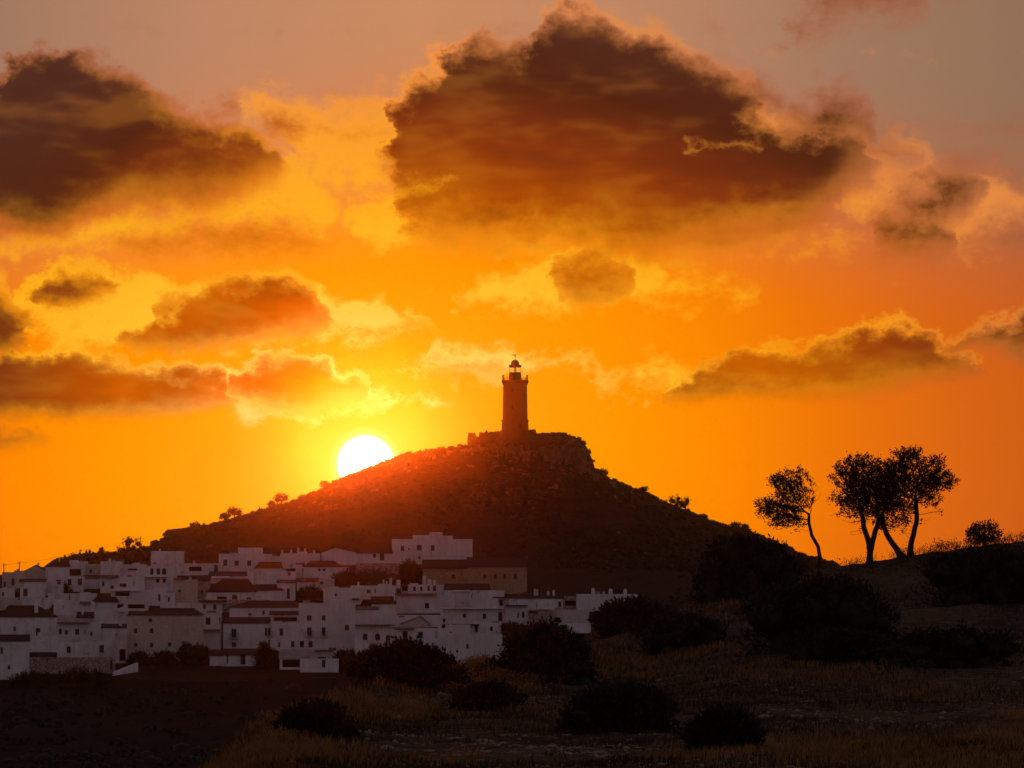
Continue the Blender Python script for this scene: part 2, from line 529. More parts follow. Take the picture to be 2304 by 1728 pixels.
tile_mat()
simple('roof_flat', (0.30, 0.26, 0.23), 0.9, 0.3, 0.8)
simple('window_glass', (0.016, 0.013, 0.014), 0.25, 0.2, 2.0, spec=0.35)
simple('window_frame', (0.10, 0.075, 0.06), 0.6, 0.2, 2.0)
simple('shutter', (0.055, 0.045, 0.04), 0.7, 0.3, 3.0)
simple('door_wood', (0.06, 0.035, 0.022), 0.7, 0.3, 3.0)
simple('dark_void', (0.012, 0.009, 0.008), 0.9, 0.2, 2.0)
simple('iron', (0.02, 0.018, 0.018), 0.5, 0.2, 4.0)
simple('awning', (0.030, 0.022, 0.02), 0.9, 0.3, 1.0)
simple('terracotta', (0.15, 0.08, 0.05), 0.8, 0.3, 1.5)
simple('pole_wood', (0.05, 0.035, 0.025), 0.8, 0.2, 2.0)
simple('lamp_glass', (0.10, 0.08, 0.06), 0.2, 0.1, 2.0, spec=0.5)
simple('dome_metal', (0.05, 0.028, 0.016), 0.55, 0.25, 2.0)
simple('bark', (0.035, 0.022, 0.015), 0.95, 0.35, 9.0, bmp=0.6)
simple('leaf_dark', (0.022, 0.018, 0.008), 0.7, 0.4, 1.2)
simple('leaf_olive', (0.026, 0.020, 0.009), 0.7, 0.4, 1.2)
simple('leaf_far', (0.030, 0.020, 0.009), 0.8, 0.4, 0.3)
simple('stone', (0.24, 0.175, 0.13), 0.9, 0.35, 5.0, bmp=0.5)


def ground_mat(name, soil, straw, green, rock, s=1.0, rocky=0.62):
    m, b = new_mat(name)
    p = worldpos()
    n1 = noise(p, 0.09 * s, 4, 0.6)
    n2 = noise(p, 0.55 * s, 5, 0.65)
    n3 = noise(p, 3.2 * s, 4, 0.7)
    c = mixc((n1 * 0.6 + n2 * 0.5).smooth(0.45, 0.62), soil, straw)
    c = mixc((n2 * 0.7 + n1 * 0.4).smooth(0.56, 0.66) * 0.9, c, green)
    c = mixc((n3 * 0.65 + n2 * 0.45).smooth(rocky - 0.03, rocky + 0.06), c, rock)
    c = mixc(n3.smooth(0.35, 0.65) * 0.45, c, tuple(v * 0.35 for v in soil))
    link(c, b.inputs['Base Color'])
    b.inputs['Roughness'].default_value = 0.95
    b.inputs['Specular IOR Level'].default_value = 0.05
    bump(b, n3 + n2, 0.8, 0.35 / s)
    return m


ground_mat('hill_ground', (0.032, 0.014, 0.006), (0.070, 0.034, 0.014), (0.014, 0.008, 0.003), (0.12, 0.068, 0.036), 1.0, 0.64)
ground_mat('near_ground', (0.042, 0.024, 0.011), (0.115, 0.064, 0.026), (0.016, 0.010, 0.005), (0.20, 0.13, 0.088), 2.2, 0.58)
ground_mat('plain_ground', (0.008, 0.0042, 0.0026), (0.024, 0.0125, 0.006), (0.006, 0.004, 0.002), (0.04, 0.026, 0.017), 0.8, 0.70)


def rock_mat():
    m, b = new_mat('cliff_rock')
    p = worldpos()
    n1 = noise(p, 0.5, 5, 0.65)
    n2 = noise(p, 2.0, 5, 0.65)
    c = mixc(n1.smooth(0.35, 0.65), (0.09, 0.048, 0.025), (0.20, 0.118, 0.068))
    c = mixc(n2.smooth(0.5, 0.65) * 0.7, c, (0.03, 0.016, 0.008))
    link(c, b.inputs['Base Color'])
    b.inputs['Roughness'].default_value = 0.95
    bump(b, n2 + n1, 0.9, 0.5)


rock_mat()


def straw_mat(name, a, c2, trans):
    m, b = new_mat(name)
    p = worldpos()
    c = mixc(noise(p, 0.5, 3, 0.6).smooth(0.35, 0.65), a, c2)
    link(c, b.inputs['Base Color'])
    b.inputs['Roughness'].default_value = 0.9
    b.inputs['Specular IOR Level'].default_value = 0.05
    t = S.nt.nodes.new('ShaderNodeBsdfTranslucent')
    link(c, t.inputs['Color'])
    mx = S.nt.nodes.new('ShaderNodeMixShader')
    mx.inputs[0].default_value = trans
    S.nt.links.new(b.outputs[0], mx.inputs[1])
    S.nt.links.new(t.outputs[0], mx.inputs[2])
    out = S.nt.nodes['Material Output']
    S.nt.links.new(mx.outputs[0], out.inputs['Surface'])


straw_mat('dry_grass', (0.13, 0.064, 0.022), (0.30, 0.155, 0.052), 0.45)
straw_mat('dark_grass', (0.030, 0.022, 0.010), (0.065, 0.042, 0.018), 0.3)

# ------------------------------------------------------------------ mesh helpers


class MB:
    """collects faces for one mesh"""

    def __init__(self):
        self.v, self.f = [], []

    def quad(self, a, b, c, d):
        i = len(self.v)
        self.v += [tuple(a), tuple(b), tuple(c), tuple(d)]
        self.f.append((i, i + 1, i + 2, i + 3))

    def poly(self, pts):
        i = len(self.v)
        self.v += [tuple(p) for p in pts]
        self.f.append(tuple(range(i, i + len(pts))))

    def box(self, x0, x1, y0, y1, z0, z1, skip=()):
        i = len(self.v)
        self.v += [(x0, y0, z0), (x1, y0, z0), (x1, y1, z0), (x0, y1, z0), (x0, y0, z1), (x1, y0, z1), (x1, y1, z1), (x0, y1, z1)]
        fs = dict(bottom=(3, 2, 1, 0), top=(4, 5, 6, 7), front=(0, 1, 5, 4), right=(1, 2, 6, 5), back=(2, 3, 7, 6), left=(3, 0, 4, 7))
        for k, q in fs.items():
            if k not in skip:
                self.f.append(tuple(i + j for j in q))
        return self

    def lathe(self, prof, n=24, cx=0.0, cy=0.0, caps=True):
        i = len(self.v)
        for r, z in prof:
            for k in range(n):
                a = 2 * math.pi * k / n
                self.v.append((cx + r * math.cos(a), cy + r * math.sin(a), z))
        for j in range(len(prof) - 1):
            for k in range(n):
                a, b = i + j * n + k, i + j * n + (k + 1) % n
                self.f.append((a, b, b + n, a + n))
        if caps:
            self.f.append(tuple(i + k for k in reversed(range(n))))
            m = i + (len(prof) - 1) * n
            self.f.append(tuple(m + k for k in range(n)))
        return self

    def tube(self, pts, radii, n=6, cap=True):
        i = len(self.v)
        pts = [Vector(p) for p in pts]
        for j, p in enumerate(pts):
            t = (pts[min(j + 1, len(pts) - 1)] - pts[max(j - 1, 0)])
            if t.length < 1e-9:
                t = Vector((0, 0, 1))
            t.normalize()
            u = t.cross(Vector((0.31, 0.95, 0.05)))
            if u.length < 1e-4:
                u = t.cross(Vector((1, 0, 0)))
            u.normalize()
            w = t.cross(u)
            for k in range(n):
                a = 2 * math.pi * k / n
                q = p + (u * math.cos(a) + w * math.sin(a)) * radii[j]
                self.v.append(tuple(q))
        for j in range(len(pts) - 1):
            for k in range(n):
                a, b = i + j * n + k, i + j * n + (k + 1) % n
                self.f.append((a, b, b + n, a + n))
        if cap:
            self.f.append(tuple(i + k for k in reversed(range(n))))
            m = i + (len(pts) - 1) * n
            self.f.append(tuple(m + k for k in range(n)))
        return self

    def mesh(self, name, mat, smooth=False):
        me = bpy.data.meshes.new(name)
        me.from_pydata(self.v, [], self.f)
        me.materials.append(MATS[mat])
        if smooth:
            me.polygons.foreach_set('use_smooth', [True] * len(me.polygons))
        me.update()
        return me

    def build(self, name, mat, parent=None, smooth=False, label=None):
        return put(name, self.mesh(name, mat, smooth), parent, label)


def put(name, me, parent=None, label=None):
    o = bpy.data.objects.new(name, me)
    COL.objects.link(o)
    if parent:
        o.parent = parent
    if label:
        o['label'] = label
    return o


def thing(name, label, cat, loc=(0, 0, 0), rz=0.0, group=None):
    o = bpy.data.objects.new(name, None)
    o.empty_display_size = 0.5
    COL.objects.link(o)
    o.location = loc
    o.rotation_euler = (0, 0, rz)
    return tag(o, label, cat, group)


def tag(o, label=None, cat=None, group=None, kind=None):
    for k, v in (('label', label), ('category', cat), ('group', group), ('kind', kind)):
        if v:
            o[k] = v
    return o


def np_mesh(name, verts, tris, mat, smooth=False):
    """fast mesh from numpy arrays; tris (n,3) or (n,4)"""
    me = bpy.data.meshes.new(name)
    k = tris.shape[1]
    me.vertices.add(len(verts))
    me.vertices.foreach_set('co', np.ascontiguousarray(verts, np.float32).ravel())
    me.loops.add(tris.size)
    me.loops.foreach_set('vertex_index', np.ascontiguousarray(tris, np.int32).ravel())
    me.polygons.add(len(tris))
    me.polygons.foreach_set('loop_start', np.arange(0, tris.size, k, dtype=np.int32))
    if smooth:
        me.polygons.foreach_set('use_smooth', np.ones(len(tris), bool))
    me.materials.append(MATS[mat])
    me.update()
    me.validate()
    return me


def grid_mesh(name, X, Y, Z, mat, smooth=True):
    ny, nx = X.shape
    v = np.stack([X, Y, Z], -1).reshape(-1, 3)
    i = (np.arange(ny - 1)[:, None] * nx + np.arange(nx - 1)[None]).reshape(-1)
    q = np.stack([i, i + 1, i + nx + 1, i + nx], 1)
    return np_mesh(name, v, q, mat, smooth)


_perm = np.random.default_rng(3).random((256, 256))


def vnoise(x, y):
    xi, yi = np.floor(x).astype(int), np.floor(y).astype(int)
    fx, fy = x - xi, y - yi
    fx, fy = fx * fx * (3 - 2 * fx), fy * fy * (3 - 2 * fy)
    a = _perm[xi % 256, yi % 256]
    b = _perm[(xi + 1) % 256, yi % 256]
    c = _perm[xi % 256, (yi + 1) % 256]
    d = _perm[(xi + 1) % 256, (yi + 1) % 256]
    return (a * (1 - fx) + b * fx) * (1 - fy) + (c * (1 - fx) + d * fx) * fy - 0.5


def fbm(x, y, o=4, rough=0.5):
    s, a = 0, 1.0
    for i in range(o):
        s = s + a * vnoise(x * 2 ** i + 17.3 * i, y * 2 ** i + 5.1 * i)
        a *= rough
    return s


def sstep(t, a, b):
    t = np.clip((t - a) / (b - a), 0, 1)
    return t * t * (3 - 2 * t)


# ------------------------------------------------------------------ far terrain: valley, village slope, lighthouse hill
YR = 1560.0           # the hill's ridge
YF = 1440.0           # its foot, just behind the village
# ridge line: picture points (2212-px coordinates)
RIDGE = [(-900, 1330), (-500, 1300), (-200, 1268), (0, 1243), (60, 1236), (130, 1222), (200, 1207), (260, 1198), (310, 1190), (352, 1176), (372, 1150), (400, 1149), (430, 1143), (470, 1132),
         (560, 1105), (640, 1082), (700, 1055), (740, 1032), (800, 1012), (850, 989), (900, 978), (960, 970), (1010, 962), (1030, 952), (1070, 947), (1150, 946), (1225, 943), (1250, 950), (1266, 962),
         (1277, 985), (1283, 1012), (1293, 1024), (1340, 1045), (1400, 1068), (1450, 1092), (1500, 1112), (1560, 1134), (1620, 1150), (1700, 1184),
         (1760, 1212), (1850, 1245), (2000, 1290), (2300, 1330), (3000, 1345)]
_rx = np.array([P(x * K, 1200, YR).x for x, y in RIDGE])
_rz = np.array([P(x * K, y * K, YR).z for x, y in RIDGE])


SOFT = [p for p in RIDGE if not 1010 < p[0] < 1293]
SOFT = sorted(SOFT + [(1080, 988), (1150, 996), (1225, 1006), (1290, 1026)])
_sx = np.array([P(x * K, 1200, YR).x for x, y in SOFT])
_sz = np.array([P(x * K, y * K, YR).z for x, y in SOFT])


def ridge_z(x):
    return np.interp(x, _rx, _rz)


CLIFF0, CLIFF1 = P(1130 * K, 1200, YR).x, P(1287 * K, 1200, YR).x


def ground_z(x, y, detail=True):
    x, y = np.asarray(x, float), np.asarray(y, float)
    zr = ridge_z(x)
    base = np.interp(y, [-500, 100, 450, 700, 1000, 1150, 1225, 1250], [-32, -30, -27, -28, -27.5, -26, -22.5, -20.8])
    zf = np.minimum(3.2, zr - 2.0)
    zf = zf + np.clip(zr - 6, 0, 40) * 0.02
    # village slope
    t = np.clip((y - 1250) / (YF - 1250), 0, 1)
    zv = base + (zf + 20.8) * t
    # front of the hill: an even scrub slope with the crag standing on top of it
    t2 = np.clip((y - YF) / (YR - YF), 0, 1)
    zs = np.interp(x, _sx, _sz)
    zh_low = zf + (zs - zf) * np.clip(t2 / 0.97, 0, 1) ** 1.1
    jag = 0.05 * fbm(x * 0.25, y * 0.05, 3) + 0.02 * fbm(x * 1.1, y * 0.3, 2)
    step = sstep(t2 + jag, 0.875, 0.93) * 0.75 + sstep(t2 + jag * 1.5, 0.93, 0.985) * 0.25
    zh = zh_low + (zr - zh_low) * np.maximum(step, t2 ** 12)
    # behind the ridge the ground falls away to the plain
    zb = zr - (y - YR - 8).clip(0) * 0.30
    z = np.where(y <= YF, zv, np.where(y <= YR, zh, np.maximum(zb, -34)))
    z = np.where((y > YR) & (y < YR + 8), zr, z)
    if detail:
        amp = np.clip((y - YF) / 40, 0, 1) * np.clip((YR - 3 - y) / 12, 0, 1)
        z = z + fbm(x * 0.13, y * 0.13, 4, 0.55) * 1.5 * amp
        amp2 = np.clip((1235 - y) / 60, 0, 1) * np.clip((y - 300) / 100, 0, 1)
        z = z + fbm(x * 0.05, y * 0.03, 4, 0.55) * 2.2 * amp2
    return z


def build_ground():
    # one sheet to the horizon, finer where the hill and the village stand
    xs = np.unique(np.concatenate([np.linspace(-6000, -400, 29), np.linspace(-400, -125, 56), np.arange(-125, 125.1, 0.9), np.linspace(125, 400, 56), np.linspace(400, 6000, 29)]))
    ys = np.unique(np.concatenate([np.linspace(-300, 450, 26), np.linspace(450, 1220, 120), np.arange(1220, 1440, 2.5), np.arange(1440, 1575, 0.9), np.linspace(1575, 1800, 30), np.linspace(1800, 8000, 28)]))
    X, Y = np.meshgrid(xs, ys)
    Z = ground_z(X, Y)
    me = grid_mesh('ground', X, Y, Z, 'hill_ground')
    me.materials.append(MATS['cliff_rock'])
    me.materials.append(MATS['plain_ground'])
    nx = len(xs)
    yc = (ys[:-1] + ys[1:]) / 2
    idx = np.zeros((len(ys) - 1, nx - 1), np.int32)
    xc = (xs[:-1] + xs[1:]) / 2
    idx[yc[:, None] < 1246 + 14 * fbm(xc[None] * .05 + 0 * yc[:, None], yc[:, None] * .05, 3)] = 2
    # steep faces are bare rock
    dzdx = np.abs(np.diff(Z, axis=1))[:-1] / np.diff(xs)[None]
    dzdy = np.abs(np.diff(Z, axis=0))[:, :-1] / np.diff(ys)[:, None]
    idx[(np.hypot(dzdx, dzdy) > 0.75) & (yc[:, None] > 1460) & (yc[:, None] < 1580)] = 1
    me.polygons.foreach_set('material_index', idx.ravel())
    o = put('ground', me)
    o['kind'] = 'structure'
    return o


ground = build_ground()

# ------------------------------------------------------------------ near hillside
CREST = [(-400, 2300), (0, 2000), (250, 1840), (400, 1712), (450, 1668), (520, 1600), (570, 1555), (650, 1520), (740, 1490), (800, 1480), (900, 1468), (1000, 1442), (1100, 1424), (1250, 1396), (1400, 1350),
         (1500, 1300), (1560, 1272), (1640, 1248), (1700, 1236), (1790, 1224), (1880, 1213), (1960, 1198), (2050, 1188), (2130, 1176), (2212, 1168), (2400, 1150), (2900, 1120)]
_ca = np.array([(x * K - W0 / 2) / F0 for x, y in CREST])
_cr = np.array([y * K for x, y in CREST])
_cy = np.interp(np.array([x for x, y in CREST]), [-400, 450, 800, 1100, 1500, 1800, 2300], [150, 165, 205, 235, 280, 300, 305])
Y0 = 105.0


def near_z(x, y, detail=True):
    """height of the near hillside; a = bearing seen from the viewpoint hill"""
    x, y = np.asarray(x, float), np.asarray(y, float)
    a = x / np.maximum(y, 20)
    yc = np.interp(a, _ca, _cy)
    rc = np.interp(a, _ca, _cr)
    zc = (HORIZON - rc) / F0 * yc
    zfoot = -(1790 - HORIZON) / F0 * Y0 - np.clip((rc - 1700) / F0 * Y0, 0, 50)
    t = np.clip((yc - y) / (yc - Y0), 0, 1.6)
    row_t = t ** 0.80
    zrow = rc + (1790 - rc).clip(20) * row_t          # picture row of the slope at this distance
    z = (HORIZON - zrow) / F0 * y
    back = zc - (y - yc).clip(0) * 0.16 - (y - yc).clip(0) ** 2 * 0.0012
    z = np.where(y <= yc, z, np.maximum(back, -34.5))
    if detail:
        m = np.clip((yc - 2 - y) / 18, 0, 1)
        z = z + (fbm(x * 0.35, y * 0.22, 4, 0.55) * 0.55 + fbm(x * 1.3, y * 0.9, 3) * 0.10) * (0.12 + 0.88 * m) * 0.55
    return z


def build_near():
    al = np.linspace(-0.125, 0.125, 420)
    ys = np.concatenate([np.linspace(30, 100, 10), np.linspace(103, 320, 330), np.linspace(324, 460, 40)])
    A, Y = np.meshgrid(al, ys)
    X = A * Y
    o = put('hillside', grid_mesh('hillside', X, Y, near_z(X, Y), 'near_ground'))
    o['kind'] = 'structure'
    return o


hillside = build_near()


def near_point(px, py):
    """first point of the near hillside met by the ray through a picture pixel"""
    d = np.array(ray(px, py)) / F0
    ys = np.arange(106, 330, 0.5)
    zr = d[2] / d[1] * ys
    zg = near_z(d[0] / d[1] * ys, ys, False)
    hit = np.nonzero(zg >= zr)[0]
    if len(hit):
        Y = ys[hit[0]]
    else:
        Y = ys[np.argmax(zg / ys)]
    x = d[0] / d[1] * Y
    return Vector((x, Y, float(near_z(x, Y))))


def far_point(px, py, y0=460, y1=1600):
    d = np.array(ray(px, py)) / F0
    ys = np.arange(y0, y1, 0.5)
    zr = d[2] / d[1] * ys
    zg = ground_z(d[0] / d[1] * ys, ys)
    hit = np.nonzero(zg >= zr)[0]
    Y = ys[hit[0]] if len(hit) else ys[np.argmax(zg / ys)]
    x = d[0] / d[1] * Y
    return Vector((x, Y, float(ground_z(x, Y))))

# ------------------------------------------------------------------ lighthouse and ruined fort on the crag
def lighthouse():
    Y = 1556.0
    c = P(1159, 985, Y)
    s = Y / F0                                    # metres per photo pixel there
    k = s / 6.917                                 # metres per pixel of the enlarged crop
    gz = P(1159, 968, Y).z                        # foot of the plinth

    def zz(cy):
        return P(1159, 780 + cy / 6.917, Y).z - gz

    t = thing('lighthouse', 'tall round stone lighthouse with domed lantern on the crag', 'lighthouse', (c.x, Y, gz))
    rb = 205 * k
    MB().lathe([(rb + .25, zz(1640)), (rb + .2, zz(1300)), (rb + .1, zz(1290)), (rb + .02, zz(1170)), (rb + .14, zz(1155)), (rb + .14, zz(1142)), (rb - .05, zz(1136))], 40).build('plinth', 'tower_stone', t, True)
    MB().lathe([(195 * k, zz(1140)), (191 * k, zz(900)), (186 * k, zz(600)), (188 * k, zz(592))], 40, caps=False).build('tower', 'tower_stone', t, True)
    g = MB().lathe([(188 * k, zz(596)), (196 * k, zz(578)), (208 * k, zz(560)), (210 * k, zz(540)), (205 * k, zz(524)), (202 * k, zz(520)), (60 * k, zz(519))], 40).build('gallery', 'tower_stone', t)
    # gallery parapet: stone posts and an iron rail
    n = 12
    for i in range(n):
        a = 2 * math.pi * (i + 0.0) / n
        x, y = 187 * k * math.cos(a), 187 * k * math.sin(a)
        big = i in (0, 6)
        h = 1.15 if big else 0.55
        m = MB().box(-.2 if big else -.05, .2 if big else .05, -.2, .2, 0, h)
        if big:
            m.box(-.26, .26, -.26, .26, h, h + .18)
        o = m.build('post', 'tower_stone' if big else 'iron', g)
        o.location = (x, y, zz(519))
    rail = MB()
    pts = [(187 * k * math.cos(2 * math.pi * i / 36), 187 * k * math.sin(2 * math.pi * i / 36), zz(519) + .58) for i in range(37)]
    rail.tube(pts, [.035] * 37, 5, False)
    rail.tube([(p[0], p[1], zz(519) + .3) for p in pts], [.02] * 37, 4, False)
    rail.build('railing', 'iron', g)
    # lantern drum
    MB().lathe([(97 * k, zz(519)), (95 * k, zz(440)), (92 * k, zz(412)), (94 * k, zz(408))], 32).build('lantern_base', 'dome_metal', t, True)
    # lantern glazing: mullions, glass, lens
    ln = MB()
    for i in range(12):
        a = 2 * math.pi * (i + .5) / 12
        x, y = 88 * k * math.cos(a), 88 * k * math.sin(a)
        ln.tube([(x, y, zz(410)), (x, y, zz(300))], [.05, .05], 5)
    for z in (405, 318):
        pts = [(88 * k * math.cos(2 * math.pi * i / 28), 88 * k * math.sin(2 * math.pi * i / 28), zz(z)) for i in range(29)]
        ln.tube(pts, [.09] * 29, 5, False)
    lt = ln.build('lantern', 'iron', t)
    MB().lathe([(8 * k, zz(408)), (11 * k, zz(385)), (13 * k, zz(350)), (9 * k, zz(328)), (4 * k, zz(318))], 14).build('lens', 'lamp_glass', lt, True)
    rf = MB().lathe([(88 * k, zz(318)), (103 * k, zz(300)), (103 * k, zz(290)), (74 * k, zz(284)), (64 * k, zz(278)), (62 * k, zz(255)), (54 * k, zz(232)), (38 * k, zz(214)), (16 * k, zz(206)), (6 * k, zz(200))], 32).build('dome', 'dome_metal', t, True)
    f = MB().tube([(0, 0, zz(208)), (0, 0, zz(88))], [.07, .04], 6)
    f.lathe([(.02, zz(165)), (.16, zz(155)), (.16, zz(148)), (.02, zz(138))], 10)
    f.box(-.9, .35, -.02, .02, zz(135), zz(126))
    f.build('finial', 'iron', rf)
    for cy_, w_, h_ in ((680, .5, .9), (950, .5, .9), (1235, .55, 1.2)):
        r = 188 * k if cy_ < 1000 else rb
        a = -math.pi / 2 + (-0.22 if cy_ < 1000 else .42)
        m = MB().box(-w_ / 2, w_ / 2, -.08, .3, -h_ / 2, h_ / 2)
        o = m.build('window', 'dark_void', t)
        fr = MB().box(-w_ / 2 - .12, w_ / 2 + .12, -.12, .1, h_ / 2, h_ / 2 + .12)
        fr.build('lintel', 'tower_stone', o)
        MB().box(-w_ / 2 - .12, w_ / 2 + .12, -.14, .1, -h_ / 2 - .1, -h_ / 2).build('sill', 'tower_stone', o)
        o.location = (r * math.cos(a) * 1.0, r * math.sin(a), zz(cy_))
        o.rotation_euler = (0, 0, a + math.pi / 2)
    return t


lighthouse()


def ragged_wall(name, label, pts, Y, thick, mat, base_px, seed, rag=0.25, cat='wall'):
    """ruined wall: top outline in picture pixels, with a broken top edge and real thickness"""
    rs_ = random.Random(seed)
    m = MB()
    top = []
    for (xa, ya), (xb, yb) in zip(pts[:-1], pts[1:]):
        n = max(1, int(abs(xb - xa) / 2.2))
        for i in range(n):
            t = i / n
            top.append((xa + (xb - xa) * t, ya + (yb - ya) * t))
    top.append(pts[-1])
    q = [P(x, y, Y) for x, y in top]
    z0 = P(top[0][0], base_px, Y).z
    o0 = Vector((sum(p.x for p in q) / len(q), Y, z0))
    q = [Vector((p.x - o0.x, 0, p.z - z0 + rs_.uniform(-rag, rag) * (0 < i < len(q) - 1))) for i, p in enumerate(q)]
    f = [rs_.uniform(-.12, .12) for _ in q]
    for i in range(len(q) - 1):
        a, b = q[i], q[i + 1]
        A0, B0 = (a.x, f[i], -2.0), (b.x, f[i + 1], -2.0)
        A1, B1 = (a.x, f[i], a.z), (b.x, f[i + 1], b.z)
        A2, B2 = (a.x, thick + f[i], a.z - .1), (b.x, thick + f[i + 1], b.z - .1)
        A3, B3 = (a.x, thick, -2.0), (b.x, thick, -2.0)
        m.quad(A0, B0, B1, A1)
        m.quad(A1, B1, B2, A2)
        m.quad(B3, A3, A2, B2)
    a, b = q[0], q[-1]
    m.quad((a.x, thick, -2), (a.x, f[0], -2), (a.x, f[0], a.z), (a.x, thick + f[0], a.z - .1))
    m.quad((b.x, f[-1], -2), (b.x, thick, -2), (b.x, thick + f[-1], b.z - .1), (b.x, f[-1], b.z))
    o = m.build(name, mat)
    o.location = o0
    return tag(o, label, cat)


def z5(x, y):
    return 960 + x / 3.95, 760 + y / 3.95


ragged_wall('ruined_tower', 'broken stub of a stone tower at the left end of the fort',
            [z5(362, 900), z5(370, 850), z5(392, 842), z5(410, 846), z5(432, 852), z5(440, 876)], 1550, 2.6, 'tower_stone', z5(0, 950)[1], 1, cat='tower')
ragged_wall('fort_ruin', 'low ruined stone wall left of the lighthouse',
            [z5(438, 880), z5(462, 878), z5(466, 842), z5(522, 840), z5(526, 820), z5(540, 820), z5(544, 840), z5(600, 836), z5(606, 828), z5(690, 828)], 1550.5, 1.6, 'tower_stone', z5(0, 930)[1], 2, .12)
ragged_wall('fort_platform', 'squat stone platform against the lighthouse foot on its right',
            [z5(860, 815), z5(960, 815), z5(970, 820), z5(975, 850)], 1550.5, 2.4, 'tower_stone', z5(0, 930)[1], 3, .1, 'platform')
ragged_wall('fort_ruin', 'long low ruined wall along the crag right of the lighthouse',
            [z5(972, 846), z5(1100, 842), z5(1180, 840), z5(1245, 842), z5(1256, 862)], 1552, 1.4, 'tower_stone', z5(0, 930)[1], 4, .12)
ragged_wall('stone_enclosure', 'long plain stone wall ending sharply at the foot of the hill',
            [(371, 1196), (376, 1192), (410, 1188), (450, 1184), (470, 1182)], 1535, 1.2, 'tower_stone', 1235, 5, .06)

# ------------------------------------------------------------------ village
CROPS = {1: (0, 1200), 2: (360, 1200), 3: (720, 1180), 4: (1080, 1180)}
CS = 4.6075


def cp(c, x, y):
    ox, oy = CROPS[c]
    return ox + x / CS, oy + y / CS


_wm = {}


def window_meshes(kind):
    """unit meshes (1 m wide, 1 m high, centred in x, sill at z = 0), shared by every opening of the kind"""
    if kind in _wm:
        return _wm[kind]
    frame, pane = MB(), MB()
    e = .07
    if kind in 'wasbn':
        frame.box(-.5, -.5 + e, 0, .08, 0, 1).box(.5 - e, .5, 0, .08, 0, 1).box(-.5 + e, .5 - e, 0, .08, 0, e).box(-.5 + e, .5 - e, 0, .08, 1 - e, 1)
        frame.box(-.03, .03, .01, .07, e, 1 - e)
        pane.box(-.5 + e, .5 - e, .04, .055, e, 1 - e)
        mats = {'w': ('window_frame', 'window_glass'), 'a': ('window_frame', 'window_glass'), 'b': ('window_frame', 'window_glass'),
                's': ('window_frame', 'shutter'), 'n': ('whitewash', 'aged_white')}[kind]
    elif kind == 'd':
        frame.box(-.5, -.44, 0, .1, 0, 1).box(.44, .5, 0, .1, 0, 1).box(-.44, .44, 0, .1, .95, 1)
        pane.box(-.44, -.02, .04, .08, 0, .95).box(.02, .44, .04, .08, 0, .95).box(-.02, .02, .05, .075, 0, .95)
        mats = ('window_frame', 'door_wood')
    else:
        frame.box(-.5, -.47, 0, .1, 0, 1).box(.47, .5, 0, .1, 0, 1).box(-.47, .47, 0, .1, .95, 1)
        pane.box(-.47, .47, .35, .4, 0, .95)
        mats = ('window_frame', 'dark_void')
    _wm[kind] = (frame.mesh('window_frame', mats[0]), pane.mesh('pane', mats[1]))
    return _wm[kind]


